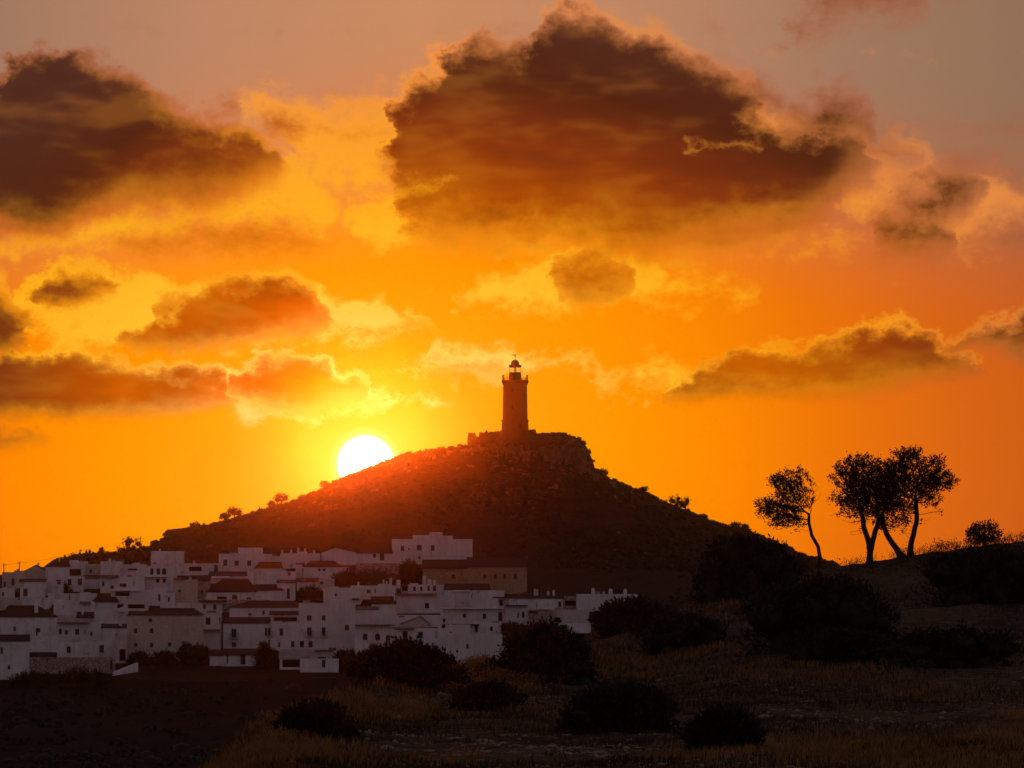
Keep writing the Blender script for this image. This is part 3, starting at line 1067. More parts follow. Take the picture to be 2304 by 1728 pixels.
def house(c, x0, y0, x1, y1, label, mat='whitewash', roof=('flat',), win=(), ch=(), rot=None, dep=None, name='house', cat='house', side=None, awn=(), Y=None):
    rs_ = random.Random(int(x0 * 7 + y0 * 13 + c))
    (ax, ay), (bx, by) = cp(c, x0, y0), cp(c, x1, y1)
    g = far_point((ax + bx) / 2, by + 4, 1245, 1500)
    Y = Y or g.y
    A, B = P(ax, ay, Y), P(bx, by, Y)
    w, h = B.x - A.x, A.z - B.z
    cx = (A.x + B.x) / 2
    rz = math.radians(rs_.uniform(-3, 3) if rot is None else rot)
    dep = dep or max(4.5, min(8.5, w * 0.75))
    t = thing(name, label, cat, (cx, Y, B.z), rz, 'houses of the hillside village' if cat == 'house' else None)
    fz = -2.6 - 0.02 * w                                       # footing runs into the slope
    cr = math.cos(rz)
    w = w / cr

    def lx(px):
        return (P(px, by, Y).x - cx) / cr

    def lz(py):
        return P(ax, py, Y).z - B.z

    # openings in the front wall
    holes = []
    for q in win:
        kd = q[4] if len(q) > 4 else 'w'
        (hx0, hy0), (hx1, hy1) = cp(c, q[0], q[1]), cp(c, q[2], q[3])
        a, b, lo, hi = lx(hx0), lx(hx1), lz(hy1), lz(hy0)
        a, b = max(a, -w / 2 + .12), min(b, w / 2 - .12)
        lo, hi = max(lo, fz + .1), min(hi, h - .1)
        if b - a > .15 and hi - lo > .15:
            holes.append((a, b, lo, hi, kd))
    m = MB()
    xs = sorted({-w / 2, w / 2, *[v for q in holes for v in q[:2]]})
    zs = sorted({fz, h, *[v for q in holes for v in q[2:4]]})
    for i in range(len(xs) - 1):
        for j in range(len(zs) - 1):
            mx, mz = (xs[i] + xs[i + 1]) / 2, (zs[j] + zs[j + 1]) / 2
            if any(a < mx < b and lo < mz < hi for a, b, lo, hi, _ in holes):
                continue
            m.quad((xs[i], 0, zs[j]), (xs[i + 1], 0, zs[j]), (xs[i + 1], 0, zs[j + 1]), (xs[i], 0, zs[j + 1]))
    rec = .24
    for a, b, lo, hi, kd in holes:
        r = rec if kd != 'v' else .6
        m.quad((a, 0, lo), (a, 0, hi), (a, r, hi), (a, r, lo))
        m.quad((b, 0, hi), (b, 0, lo), (b, r, lo), (b, r, hi))
        m.quad((a, 0, hi), (b, 0, hi), (b, r, hi), (a, r, hi))
        m.quad((b, 0, lo), (a, 0, lo), (a, r, lo), (b, r, lo))
        m.quad((a, r, lo), (b, r, lo), (b, r, hi), (a, r, hi))
        if kd == 'a':                                           # spandrels leave a round head
            rad = min((b - a) / 2, (hi - lo) * .5)
            for s_, e_ in ((a, 1), (b, -1)):
                pts = [(s_, .012, hi), ]
                for k in range(6):
                    an = math.pi / 2 * k / 5
                    pts.append((s_ + e_ * (rad - rad * math.cos(an)), .012, hi - rad + rad * math.sin(an)))
                m.poly(pts if e_ < 0 else pts[::-1])
    kind = roof[0]
    hp = h
    m.quad((-w / 2, dep, fz), (-w / 2, 0, fz), (-w / 2, 0, hp), (-w / 2, dep, hp))
    m.quad((w / 2, 0, fz), (w / 2, dep, fz), (w / 2, dep, hp), (w / 2, 0, hp))
    m.quad((w / 2, dep, fz), (-w / 2, dep, fz), (-w / 2, dep, hp), (w / 2, dep, hp))
    r = MB()
    rmat = 'roof_tile'
    if kind == 'flat':
        p_, d_ = .2, .32
        ox, oy = (-w / 2, w / 2), (0, dep)
        ix, iy = (-w / 2 + p_, w / 2 - p_), (p_, dep - p_)
        o4 = [(ox[0], oy[0]), (ox[1], oy[0]), (ox[1], oy[1]), (ox[0], oy[1])]
        i4 = [(ix[0], iy[0]), (ix[1], iy[0]), (ix[1], iy[1]), (ix[0], iy[1])]
        for k in range(4):
            a, b = k, (k + 1) % 4
            m.quad((*o4[a], h), (*o4[b], h), (*i4[b], h), (*i4[a], h))
            m.quad((*i4[a], h), (*i4[b], h), (*i4[b], h - d_), (*i4[a], h - d_))
        r.box(ix[0], ix[1], iy[0], iy[1], h - d_ - .15, h - d_)
        rmat = 'roof_flat'
        rtop = h - d_
    else:
        rh = lz(cp(c, 0, roof[1])[1]) - h
        ov, th = .22, .13
        il = ir = 0.0
        if kind == 'hip':
            il = lx(cp(c, roof[2], 0)[0]) + w / 2
            ir = w / 2 - lx(cp(c, roof[3], 0)[0])
        m.quad((-w / 2, 0, h), (w / 2, 0, h), (w / 2, dep, h), (-w / 2, dep, h))
        if kind in ('gable', 'hip'):
            hy = dep / 2
            f0 = [(-w / 2 - ov, -ov, h - .04), (w / 2 + ov, -ov, h - .04), (w / 2 + ov, dep + ov, h - .04), (-w / 2 - ov, dep + ov, h - .04)]
            rl, rr_ = (-w / 2 - ov + il, hy, h + rh), (w / 2 + ov - ir, hy, h + rh)
            r.quad(f0[0], f0[1], rr_, rl)
            r.quad(f0[2], f0[3], rl, rr_)
            r.poly([f0[3], f0[0], rl])
            r.poly([f0[1], f0[2], rr_])
            # fascia so the eaves have thickness
            lo = [(x, y, z - th) for x, y, z in f0]
            for k in range(4):
                r.quad(lo[k], lo[(k + 1) % 4], f0[(k + 1) % 4], f0[k])
            r.quad(lo[3], lo[2], lo[1], lo[0])
            # ridge capping
            r.tube([(rl[0], hy, h + rh), (rr_[0], hy, h + rh)], [.12, .12], 5)
            rtop = h + rh * .5
        elif kind == 'front':                                   # gable turned to the viewer
            apx = lx(cp(c, roof[2], 0)[0])
            f0 = [(-w / 2 - ov, h - .05), (apx, h + rh), (w / 2 + ov, h - .05)]
            m.poly([(-w / 2, 0, h), (w / 2, 0, h), (apx, 0, h + rh - .1)])
            m.poly([(w / 2, dep, h), (-w / 2, dep, h), (apx, dep, h + rh - .1)])
            for a, b in ((f0[0], f0[1]), (f0[1], f0[2])):
                r.quad((a[0], -ov, a[1]), (a[0], dep, a[1]), (b[0], dep, b[1]), (b[0], -ov, b[1]))
                r.quad((a[0], -ov, a[1] - th), (a[0], -ov, a[1]), (b[0], -ov, b[1]), (b[0], -ov, b[1] - th))
                r.quad((a[0], dep, a[1] - th), (a[0], -ov, a[1] - th), (b[0], -ov, b[1] - th), (b[0], dep, b[1] - th))
            rtop = h + rh * .4
        else:                                                   # single pitch rising to the back
            f0 = [(-w / 2 - ov, -ov, h - .05), (w / 2 + ov, -ov, h - .05), (w / 2 + ov, dep * .8, h + rh), (-w / 2 - ov, dep * .8, h + rh)]
            lo = [(x, y, z - th) for x, y, z in f0]
            r.quad(*f0)
            for k in range(4):
                r.quad(lo[k], lo[(k + 1) % 4], f0[(k + 1) % 4], f0[k])
            r.quad(lo[3], lo[2], lo[1], lo[0])
            m.poly([(w / 2, 0, h), (w / 2, dep * .8, h), (w / 2, dep * .8, h + rh)])
            m.poly([(-w / 2, dep * .8, h), (-w / 2, 0, h), (-w / 2, dep * .8, h + rh)])
            m.quad((w / 2, dep * .8, h), (-w / 2, dep * .8, h), (-w / 2, dep * .8, h + rh), (w / 2, dep * .8, h + rh))
            rtop = h + rh * .5
        if len(roof) > 4:
            rmat = roof[4]
        elif kind != 'hip' and len(roof) > 3:
            rmat = roof[3]
    m.build('wall', mat, t)
    ro = r.build('roof', rmat, t)
    # windows, doors, balconies
    for a, b, lo, hi, kd in holes:
        fm, pm = window_meshes(kd)
        o = put('door' if kd == 'd' else ('opening' if kd == 'v' else 'window'), fm, t)
        yy = rec - .12 if kd != 'v' else .12
        o.location = ((a + b) / 2, yy, lo)
        o.scale = (b - a, 1, hi - lo)
        put('leaf' if kd == 'd' else ('recess' if kd == 'v' else 'pane'), pm, o)
        if kd in 'wsa' and hi - lo < 2.2 and b - a > .6:
            sl = MB().box(a - .08, b + .08, -.07, .1, lo - .09, lo - .003).build('sill', mat, t)
        if kd == 'b':
            bw = .45
            ba = MB().box(a - bw, b + bw, -.75, .0, lo - .16, lo - .02).build('balcony', 'aged_white', t)
            rl = MB()
            nb = max(4, int((b - a + 2 * bw) / .22))
            for k in range(nb + 1):
                x = a - bw + .03 + (b - a + 2 * bw - .06) * k / nb
                rl.box(x - .015, x + .015, -.74, -.71, lo - .02, lo + .92)
            rl.box(a - bw, b + bw, -.75, -.70, lo + .92, lo + .98)
            for x in (a - bw, b + bw - .05):
                rl.box(x, x + .05, -.70, .0, lo + .92, lo + .98)
                for k in range(3):
                    rl.box(x + .01, x + .04, -.6 + .22 * k, -.57 + .22 * k, lo - .02, lo + .92)
            rl.build('railing', 'iron', ba)
    for q in awn:                                               # dark strips: awnings, lean-to roofs
        (hx0, hy0), (hx1, hy1) = cp(c, q[0], q[1]), cp(c, q[2], q[3])
        a, b, lo, hi = lx(hx0), lx(hx1), lz(hy1), lz(hy0)
        am = MB()
        am.quad((a, -1.1, lo), (b, -1.1, lo), (b, .0, hi), (a, .0, hi))
        am.quad((a, -1.1, lo - .08), (a, .0, hi - .08), (b, .0, hi - .08), (b, -1.1, lo - .08))
        am.quad((a, -1.1, lo - .08), (b, -1.1, lo - .08), (b, -1.1, lo), (a, -1.1, lo))
        am.quad((a, -1.1, lo - .08), (a, -1.1, lo), (a, 0, hi), (a, 0, hi - .08))
        am.quad((b, -1.1, lo), (b, -1.1, lo - .08), (b, 0, hi - .08), (b, 0, hi))
        am.build('awning', q[4] if len(q) > 4 else 'awning', t)
    if kind == 'flat' and w > 4.5 and cat == 'house':          # roof clutter: flues, tanks, upstands, aerials
        for k in range(rs_.choice((1, 2, 2, 3))):
            xx, yy = rs_.uniform(-w / 2 + .6, w / 2 - .6), rs_.uniform(.5, dep - .6)
            sort = rs_.random()
            cm = MB()
            if sort < .35:
                a_ = rs_.uniform(.18, .3)
                cm.box(xx - a_, xx + a_, yy - a_, yy + a_, rtop - .05, rtop + rs_.uniform(.7, 1.2)).build('chimney', mat, ro)
            elif sort < .6:
                a_, b_ = rs_.uniform(.5, 1.1), rs_.uniform(.35, .6)
                cm.box(xx - a_, xx + a_, yy - b_, yy + b_, rtop - .05, rtop + rs_.uniform(.5, .95)).build('water_tank', rs_.choice(('aged_white', 'roof_flat', 'terracotta')), ro)
            elif sort < .8:
                a_ = rs_.uniform(.8, 1.6)
                cm.box(max(xx - a_, -w / 2 + .25), min(xx + a_, w / 2 - .25), .22, .5, rtop - .05, rtop + rs_.uniform(.55, .9)).build('upstand', mat, ro)
            else:
                hh = rs_.uniform(1.6, 2.8)
                cm.tube([(xx, yy, rtop - .1), (xx, yy, rtop + hh)], [.04, .035], 5)
                for u in (.75, .85, .95):
                    cm.box(xx - .45, xx + .45, yy - .02, yy + .02, rtop + hh * u, rtop + hh * u + .04)
                cm.build('aerial', 'iron', ro)
    for q in ch:
        (hx0, _), (hx1, hy) = cp(c, q[0], 0), cp(c, q[1], q[2])
        a, b, top = lx(hx0), lx(hx1), lz(hy)
        st_ = q[3] if len(q) > 3 else 'box'
        yc = min(dep * .35, 1.6)
        mid, hw = (a + b) / 2, max((b - a) / 2, .18)
        cm = MB()
        if st_ == 'block':                                      # roof-top room
            cm.box(a, b, .3, min(dep - .3, 4.0), rtop - .1, top)
            cm.build('roof_room', mat, ro)
            continue
        z0 = rtop - .35
        if st_ == 'dome':
            cm.box(mid - hw, mid + hw, yc - hw, yc + hw, z0, top - hw)
            cm.lathe([(hw * 1.05, top - hw), (hw, top - hw * .6), (hw * .7, top - hw * .2), (hw * .2, top)], 10, mid, yc)
        else:
            cm.box(mid - hw, mid + hw, yc - hw, yc + hw, z0, top - .16)
            cm.box(mid - hw - .07, mid + hw + .07, yc - hw - .07, yc + hw + .07, top - .16, top - .04)
            cm.box(mid - hw * .6, mid + hw * .6, yc - hw * .6, yc + hw * .6, top - .04, top + .1)
        cm.build('chimney', 'whitewash', ro)
    return t


W, AW, RB = 'whitewash', 'aged_white', 'rubble'
V = []
# --- left quarter
house(1, 22, 402, 258, 562, 'grey shadowed flat house at the far left end of the skyline', AW, win=[(35, 500, 62, 555, 's'), (120, 470, 150, 540, 's')])
house(1, 258, 388, 470, 480, 'small house with a sloping tiled roof next to the leftmost skyline house', AW, ('front', 325, 372), ch=[(382, 398, 305)])
house(1, 472, 338, 715, 492, 'pale house with a low hipped roof and one chimney, highest on the left skyline', W, ('hip', 272, 560, 690), win=[(585, 480, 630, 528, 's')], ch=[(605, 620, 254)])
house(1, 690, 290, 890, 432, 'plain flat house behind the dark open terrace on the left', W, win=[(680, 370, 840, 438, 'v')])
house(1, 640, 448, 862, 588, 'square white house with two tall dark windows below the dark terrace', W, win=[(702, 472, 740, 540), (806, 470, 850, 538)])
house(1, 862, 462, 1032, 560, 'low house with a strip of brown tiles right of the two-window house', W, ('shed', 432))
house(1, 895, 318, 1048, 430, 'small flat house against the dark trees with a dim low front', AW, win=[(930, 375, 952, 420, 's')])
house(1, 1042, 290, 1265, 448, 'windowless square block standing against the dark trees', W, ('flat',), ch=[(1165, 1200, 278)])
house(1, 1268, 322, 1520, 440, 'long low pale house right of the windowless block', W, win=[(1325, 365, 1420, 385, 'v')], ch=[(1370, 1450, 308, 'block')])
house(1, 1562, 184, 1893, 322, 'plain white block with a flat top on the slope below the long stone wall', W, win=[(1594, 300, 1614, 322, 's')])
house(1, 1505, 338, 1815, 590, 'white house with a row of three narrow arched openings over a gallery', W,
      win=[(1555, 362, 1590, 428, 'a'), (1622, 362, 1660, 428, 'a'), (1678, 362, 1722, 428, 'a'), (1618, 470, 1652, 512, 'v'), (1686, 470, 1718, 512, 'v')], awn=[(1500, 438, 1740, 448, 'whitewash')])
house(1, 208, 494, 470, 662, 'white house with a tall slatted dark opening under the tiled strip, far left', W, ('shed', 470), win=[(242, 572, 286, 652, 's'), (225, 500, 240, 560, 'n')])
house(1, 2, 568, 152, 690, 'small pale house at the left edge with a blank front', W, win=[(20, 610, 42, 650, 's')])
house(1, 152, 610, 212, 668, 'narrow dark lean-to between two pale houses on the far left', AW, ('shed', 572, 0, 'roof_tile'), win=[(158, 620, 205, 662, 'v')])
house(1, 472, 498, 645, 625, 'blank white house with a small high window in the left of the village', W, win=[(592, 490, 630, 528, 's')])
house(1, 498, 622, 990, 722, 'long low wall-like house with a single slit window', W, win=[(715, 640, 728, 690, 's')])
house(1, 1040, 452, 1500, 600, 'long pale house with small brown-stained windows below the windowless block', W,
      win=[(1058, 500, 1082, 550, 's'), (1145, 540, 1180, 575, 's'), (1240, 520, 1310, 555, 's'), (1370, 490, 1405, 545, 'n')], awn=[(1045, 432, 1230, 452, 'terracotta')])
house(1, 1150, 592, 1600, 735, 'white house with a long dark veranda opening under a thin bright ledge', W, win=[(1195, 598, 1342, 650, 'v')], awn=[(1150, 580, 1460, 590, 'whitewash')])
house(1, 1600, 612, 1812, 735, 'white house with a brown door and a slim dark doorway beside the veranda house', W, win=[(1640, 632, 1662, 702, 'd'), (1740, 660, 1760, 712, 's')], ch=[(1590, 1720, 560, 'block')])
house(1, 955, 708, 1215, 792, 'low white house under a flat dark tiled roof, left of two dark garages', W, ('hip', 662, 1000, 1190), win=[(985, 735, 1010, 775, 'n')])
house(1, 1205, 716, 1530, 790, 'white wall with two dark garage openings side by side', W, win=[(1215, 722, 1280, 776, 'v'), (1324, 736, 1500, 778, 'v')])
house(1, 228, 668, 505, 770, 'blank pale house above the big dark hipped roof', W, win=[(430, 680, 455, 720, 'n')])
house(1, 0, 690, 232, 770, 'blank pale house at the left edge just above the big dark hipped roof', AW)
house(1, 555, 708, 955, 850, 'broad blank white house with stained right half in the left of the village', W, win=[(640, 745, 665, 790, 'n')], awn=[(830, 705, 940, 730, 'terracotta')])
house(1, 0, 862, 582, 1062, 'white house under a wide dark hipped roof, left edge of the village', W, ('hip', 752, 90, 380), win=[(140, 970, 166, 1012, 's'), (372, 982, 416, 1062)], ch=[(355, 392, 706)])
house(1, 590, 868, 800, 925, 'low pale wall with rubble and plants on top beside the black-roofed hut', AW)
house(1, 800, 868, 976, 925, 'small hut under a black tiled roof in the left of the village', AW, ('shed', 815, 0, 'awning'), ch=[(845, 862, 808)])
house(1, 582, 924, 1042, 1122, 'white house with a row of five small windows under a flat roof', W,
      win=[(610, 985, 640, 1046, 'a'), (672, 1005, 706, 1050, 's'), (779, 990, 821, 1052), (868, 1000, 890, 1042, 'n'), (935, 1022, 957, 1062, 's')], awn=[(590, 918, 930, 928, 'terracotta')])
house(1, 978, 792, 1312, 940, 'blank square white house left of the tall aged house', W, awn=[(1240, 792, 1310, 812, 'aged_white')])
house(1, 1042, 972, 1312, 1112, 'white house with a dark tiled lip and a dark doorway beside the tall aged house', W, ('shed', 938), win=[(1192, 1040, 1222, 1102, 'd')], ch=[(1232, 1262, 925)])
house(1, 0, 1112, 294, 1512, 'white house with a dark tiled eave in the lower left corner of the village', W, ('gable', 1056), win=[(2, 1182, 30, 1252), (80, 1370, 106, 1412, 's')], rot=2)
house(1, 296, 1064, 598, 1290, 'white house with a long black awning above the stone terrace', W, win=[(440, 1120, 455, 1150, 'n')], awn=[(300, 1232, 592, 1282)])
house(1, 596, 1126, 1186, 1288, 'white house with two pale shuttered windows on the stone terrace', W, win=[(691, 1172, 734, 1240), (1030, 1156, 1076, 1236, 's'), (900, 1235, 925, 1262, 'n')])
house(1, 290, 1288, 1190, 1440, 'rough stone terrace wall along the lower left of the village', RB, win=[(1140, 1322, 1162, 1420, 's'), (484, 1290, 500, 1332, 's')], name='stone_terrace', cat='terrace', dep=4)
house(1, 1190, 1048, 1312, 1330, 'narrow shaded house front beside the alley left of the tall aged house', AW, win=[(1238, 1200, 1300, 1320, 'v')])
house(1, 1316, 842, 2062, 1306, 'tall broad aged house with scattered small square windows', AW, ('hip', 782, 1605, 1980),
      win=[(1536, 880, 1576, 920, 'a'), (1386, 985, 1420, 1034), (1553, 985, 1588, 1034), (1764, 990, 1782, 1026, 'n'), (1388, 1136, 1420, 1175), (1553, 1136, 1586, 1180), (1742, 1130, 1776, 1172),
           (1743, 1130, 1774, 1172), (1938, 1140, 1974, 1190), (1935, 986, 1972, 1028, 'n')], rot=-3, dep=9)
# --- second quarter
house(2, 140, 312, 606, 420, 'long sloping white house with a dark garage right of the arched house', W, win=[(300, 345, 432, 392, 'v'), (560, 325, 604, 400, 's')], awn=[(520, 395, 900, 440)])
house(2, 608, 212, 1132, 392, 'white house with three square windows and a room on its flat roof', W, win=[(655, 272, 696, 336), (775, 282, 816, 336), (904, 280, 946, 336)], ch=[(808, 1050, 148, 'block')])
house(2, 1132, 238, 1256, 365, 'plain white wall between the three-window house and the five-post house', W)
house(2, 1250, 208, 1660, 345, 'white house whose flat roof carries five thin chimney posts', W, win=[(1475, 362 - 60, 1500, 340, 's')], ch=[(1258, 1275, 172), (1352, 1370, 172), (1426, 1444, 152), (1496, 1514, 160), (1590, 1608, 176)])
house(2, 985, 356, 1262, 420, 'low white house with a small dark pitched roof below the three-window house', W, ('hip', 300, 1040, 1250))
house(2, 905, 395, 1405, 510, 'long white house with one tall dark door, centre left of the village', W, win=[(1319, 372 + 30, 1352, 442), (1060, 440, 1075, 480, 'n')])
house(2, 1492, 342, 1886, 485, 'white house with paired small windows under a red-brown tiled roof', W, ('hip', 290, 1560, 1800), win=[(1640, 364, 1664, 392), (1688, 364, 1712, 392)])
house(2, 1405, 352, 1492, 470, 'narrow white house with one small window beside the red-brown roof', W, win=[(1474, 362, 1490, 402, 's')], awn=[(1405, 308, 1500, 322, 'terracotta')])
house(2, 1216, 506, 1402, 695, 'tall narrow white house with a long brown door and a tiny tiled roof', W, ('shed', 480), win=[(1316, 570, 1346, 682, 's')])
house(2, 1418, 496, 1642, 580, 'low white house with dark tiled strip below the red-brown roofed house', W, ('shed', 460))
house(2, 1642, 470, 1800, 580, 'stained white house front behind the dark garden tree', AW, win=[(1660, 500, 1690, 530, 's')])
house(2, 135, 478, 390, 705, 'weathered white house with a round-headed niche beside the rubble ruin', AW, win=[(190, 580, 216, 612, 'a')], awn=[(140, 460, 260, 476, 'terracotta')])
house(2, 385, 482, 512, 700, 'rubble-walled ruin between the weathered house and the great dark roof', RB, ('shed', 436), win=[(425, 590, 450, 620, 's')])
house(2, 505, 436, 905, 500, 'low white house with a bright ledge and dark lean-to roofs', W, ('shed', 400), awn=[(510, 442, 720, 458, 'whitewash')])
house(2, 475, 602, 1000, 702, 'low white house with an arched doorway under the great dark hipped roof', W, ('hip', 478, 640, 900), win=[(745, 635, 802, 686, 'a'), (590, 655, 692, 686, 'v'), (898, 664, 946, 686, 's')])
house(2, 1000, 586, 1272, 702, 'low white house under a flat brown tiled roof right of the great dark roof', W, ('hip', 546, 1040, 1240), win=[(1000, 650, 1050, 668, 'n')])
house(2, 400, 706, 642, 818, 'small white house with two tall arched windows', W, win=[(444, 735, 476, 782, 'a'), (553, 735, 586, 792, 'a')], awn=[(400, 690, 700, 708, 'roof_tile')])
house(2, 0, 722, 402, 790, 'low white wall-like house behind the tall aged house', W)
house(2, 642, 690, 1140, 800, 'rough brown terrace wall with plants on it', RB, name='stone_terrace', cat='terrace', dep=3)
house(2, 720, 762, 1432, 882, 'long white house under two dark tiled roofs in the centre', W, ('hip', 706, 900, 1400), win=[(918, 828, 950, 852, 's'), (1060, 798, 1086, 842, 's')])
house(2, 1140, 838, 1430, 918, 'low open pergola house with a brown tiled roof beside the tall balcony house', AW, ('shed', 806), win=[(1180, 870, 1420, 912, 'v')])
house(2, 404, 822, 632, 1195, 'slim two-storey house with a belt course right of the tall aged house', W, win=[(474, 874, 521, 946), (614, 872, 630, 940, 's'), (410, 1040, 446, 1096, 's')], awn=[(410, 996, 620, 1006, 'terracotta')])
house(2, 655, 926, 1120, 1200, 'two-storey white house with one small iron balcony under a dark tiled eave', W, ('gable', 876), win=[(740, 990, 791, 1082, 'b'), (744, 1132, 792, 1178, 's'), (1088, 980, 1118, 1060)])
house(2, 1100, 926, 1440, 1200, 'two-storey white house with a wide balcony left of the tall balcony house', W, ('flat',), win=[(1120, 980, 1148, 1060, 'b'), (1238, 985, 1276, 1062), (1225, 1130, 1244, 1180, 's'), (1358, 1116, 1393, 1182), (1104, 1104, 1142, 1192, 'd')])
house(2, 1438, 724, 2022, 1200, 'tall blank-topped white house with two iron balconies and two upper windows', W,
      win=[(1523, 850, 1571, 906), (1678, 850, 1716, 904), (1525, 975, 1573, 1064, 'b'), (1677, 975, 1716, 1064, 'b'), (1450, 1116, 1493, 1182), (1539, 1116, 1583, 1182), (1916, 950, 1961, 1008), (1460, 985, 1488, 1030, 'n')], dep=9, rot=1)
house(2, 652, 1256, 990, 1362, 'low white outbuilding with a dark plank door at the village foot', W, ('shed', 1196), win=[(834, 1240, 886, 1360, 'd'), (690, 1262, 706, 1352, 's')])
house(2, 515, 1262, 655, 1358, 'small white shed at the village foot beside the round dark bush', W, ('shed', 1205))
house(2, 1240, 1296, 1580, 1398, 'white house with a broad pale sloping roof over a dark shed front', W, ('shed', 1205, 0, 'roof_flat'), win=[(1268, 1310, 1452, 1388, 'v')])
house(2, 1452, 1300, 1850, 1425, 'white lower wall with one brown-shuttered window at the village foot', W, win=[(1678, 1312, 1714, 1392, 's')])
house(2, 1582, 1214, 1850, 1300, 'low white parapet house below the tall balcony house', W, awn=[(1590, 1206, 1800, 1214, 'terracotta')])
# --- third quarter
house(3, 15, 288, 385, 405, 'white house with a low front gable on the skyline of the village centre', W, ('front', 238, 160))
house(3, 385, 294, 745, 402, 'white house with a long tiled roof just left of the big white block', W, ('hip', 232, 440, 745), win=[(550, 305, 582, 346, 's'), (620, 296, 666, 372, 'd')])
house(3, 745, 152, 1572, 395, 'big white flat-roofed block with three dark windows, highest in the village', W,
      win=[(838, 220, 873, 272), (1002, 212, 1054, 272), (1149, 215, 1188, 272), (1020, 330, 1042, 360, 's'), (915, 245, 932, 268, 's')], ch=[(960, 1132, 110, 'block'), (1134, 1265, 80, 'block'), (1268, 1372, 116, 'block')], rot=-1, dep=9)
house(3, 370, 402, 815, 500, 'brown terrace wall below the long tiled roof', RB, name='stone_terrace', cat='terrace', dep=3)
house(3, 190, 440, 300, 520, 'small white house with two windows above the garden shrubs', W, win=[(195, 450, 215, 475, 's'), (275, 445, 298, 485, 's')])
house(3, 35, 656, 420, 812, 'white house with one arched niche above the tall balcony house', W, win=[(150, 715, 178, 742, 'a')], awn=[(332, 765, 410, 780, 'roof_tile')])
house(3, 315, 634, 780, 760, 'white house with a cluster of white chimneys below the dark garden trees', W, win=[(484, 675, 522, 712, 's'), (565, 668, 578, 715, 's')], ch=[(648, 664, 575), (682, 694, 590), (718, 745, 560), (790, 832, 578)])
house(3, 915, 624, 1290, 715, 'white house with four slim windows in a row below the stone church', W, win=[(966, 645, 992, 692), (1038, 648, 1062, 692), (1114, 636, 1138, 690, 's'), (1171, 634, 1204, 692)], ch=[(1060, 1092, 535), (1110, 1150, 570, 'box'), (1170, 1200, 580)])
house(3, 840, 640, 915, 700, 'small dark-fronted house beside the four-window house', AW, ('shed', 615), win=[(850, 645, 910, 690, 'v')])
house(3, 1290, 672, 1742, 765, 'white house with two low arches under a straight dark tiled roof', W, ('gable', 620), win=[(1418, 722, 1462, 756, 'a'), (1538, 732, 1576, 760, 'a')])
house(3, 780, 732, 1392, 905, 'broad blank white house with a single dark square window in the centre', W, win=[(1087, 814, 1132, 870)], awn=[(780, 715, 1210, 730, 'terracotta')])
house(3, 532, 818, 780, 940, 'white house with a dark curved tiled roof left of the single-window house', W, ('shed', 745), ch=[(765, 778, 738)])
house(3, 335, 876, 602, 1040, 'blank white house with a brown tiled edge in the village centre', W, ('shed', 850, 0, 'terracotta'))
house(3, 602, 940, 1262, 1048, 'long low white house behind the pediment house', W, win=[(815, 908 + 40, 880, 960, 's')], ch=[(600, 630, 960)])
house(3, 838, 1030, 1132, 1052, 'low pale pediment-shaped house front above the two large dark windows', AW, ('front', 948, 1040), win=[], ch=[])
house(3, 362, 1048, 735, 1340, 'white house with three arched windows in the lower centre', W, win=[(443, 1130, 493, 1198, 'a'), (570, 1130, 624, 1200, 'a'), (682, 1145, 732, 1226, 'a')], awn=[(362, 1036, 770, 1048, 'terracotta')])
house(3, 735, 1078, 1305, 1345, 'white house with two large dark windows right of the arched-window house', W,
      win=[(854, 1106, 908, 1184), (1017, 1114, 1067, 1180), (1186, 1090, 1221, 1186, 'n'), (862, 1246, 904, 1312, 's')], awn=[(770, 1068, 980, 1082, 'terracotta')])
house(3, 1262, 872, 1918, 1016, 'long white house with a tall dark door and two small windows, right of centre', W, win=[(1482, 924, 1516, 966), (1687, 924, 1724, 980), (1848, 912, 1890, 1000, 'd'), (1275, 975, 1298, 1015, 's')], awn=[(1262, 864, 1900, 872, 'aged_white')])
house(3, 1305, 1040, 1560, 1180, 'white house with one narrow grey window below the long white house', W, win=[(1340, 1112, 1372, 1178)])
house(3, 1555, 1020, 1880, 1140, 'low white house with a dark little porch and one small window', W, win=[(1606, 1040, 1636, 1118, 'd'), (1762, 1060, 1792, 1104)], awn=[(1548, 1032, 1652, 1046)])
house(3, 1310, 1140, 1890, 1420, 'large plain white house with two slit windows at the right foot of the village', W, win=[(1517, 1240, 1541, 1286), (1410, 1300, 1434, 1330)], rot=2)
house(3, 1380, 690, 1560, 868, 'white house front with stepped terrace right of the single-window house', W, win=[(1465, 800, 1500, 830, 'n')], awn=[(1390, 680, 1560, 692, 'aged_white')])
house(3, 1555, 766, 1850, 880, 'bright blank white house just below the stone church', W)
# --- right quarter
house(3, 1066, 452, 1532, 625, 'brown stone church nave with one arched window', 'church_stone', ('gable', 368), win=[(1362, 520, 1406, 562, 'a')], name='church', cat='church', dep=8, rot=0)
house(3, 1530, 438, 2146, 705, 'tall brown stone church hall with four windows and a white gable end', 'church_stone', ('gable', 342), win=[(1802, 515, 1834, 566), (1898, 512, 1930, 566), (2010, 512, 2040, 566), (1692, 515, 1722, 560, 'a')], name='church', cat='church', dep=10, rot=0)
house(4, 80, 684, 252, 770, 'small pale block against the church hall', W)
house(4, 100, 756, 292, 850, 'small white house with one dark door on the roof terrace below the church', W, win=[(204, 782, 238, 842)], awn=[(130, 750, 300, 758)])
house(4, 262, 842, 498, 1024, 'white house with two slim dark doors at its right corner', W, win=[(386, 918, 402, 968, 's'), (434, 904, 460, 968)], awn=[(262, 834, 498, 842, 'roof_tile')])
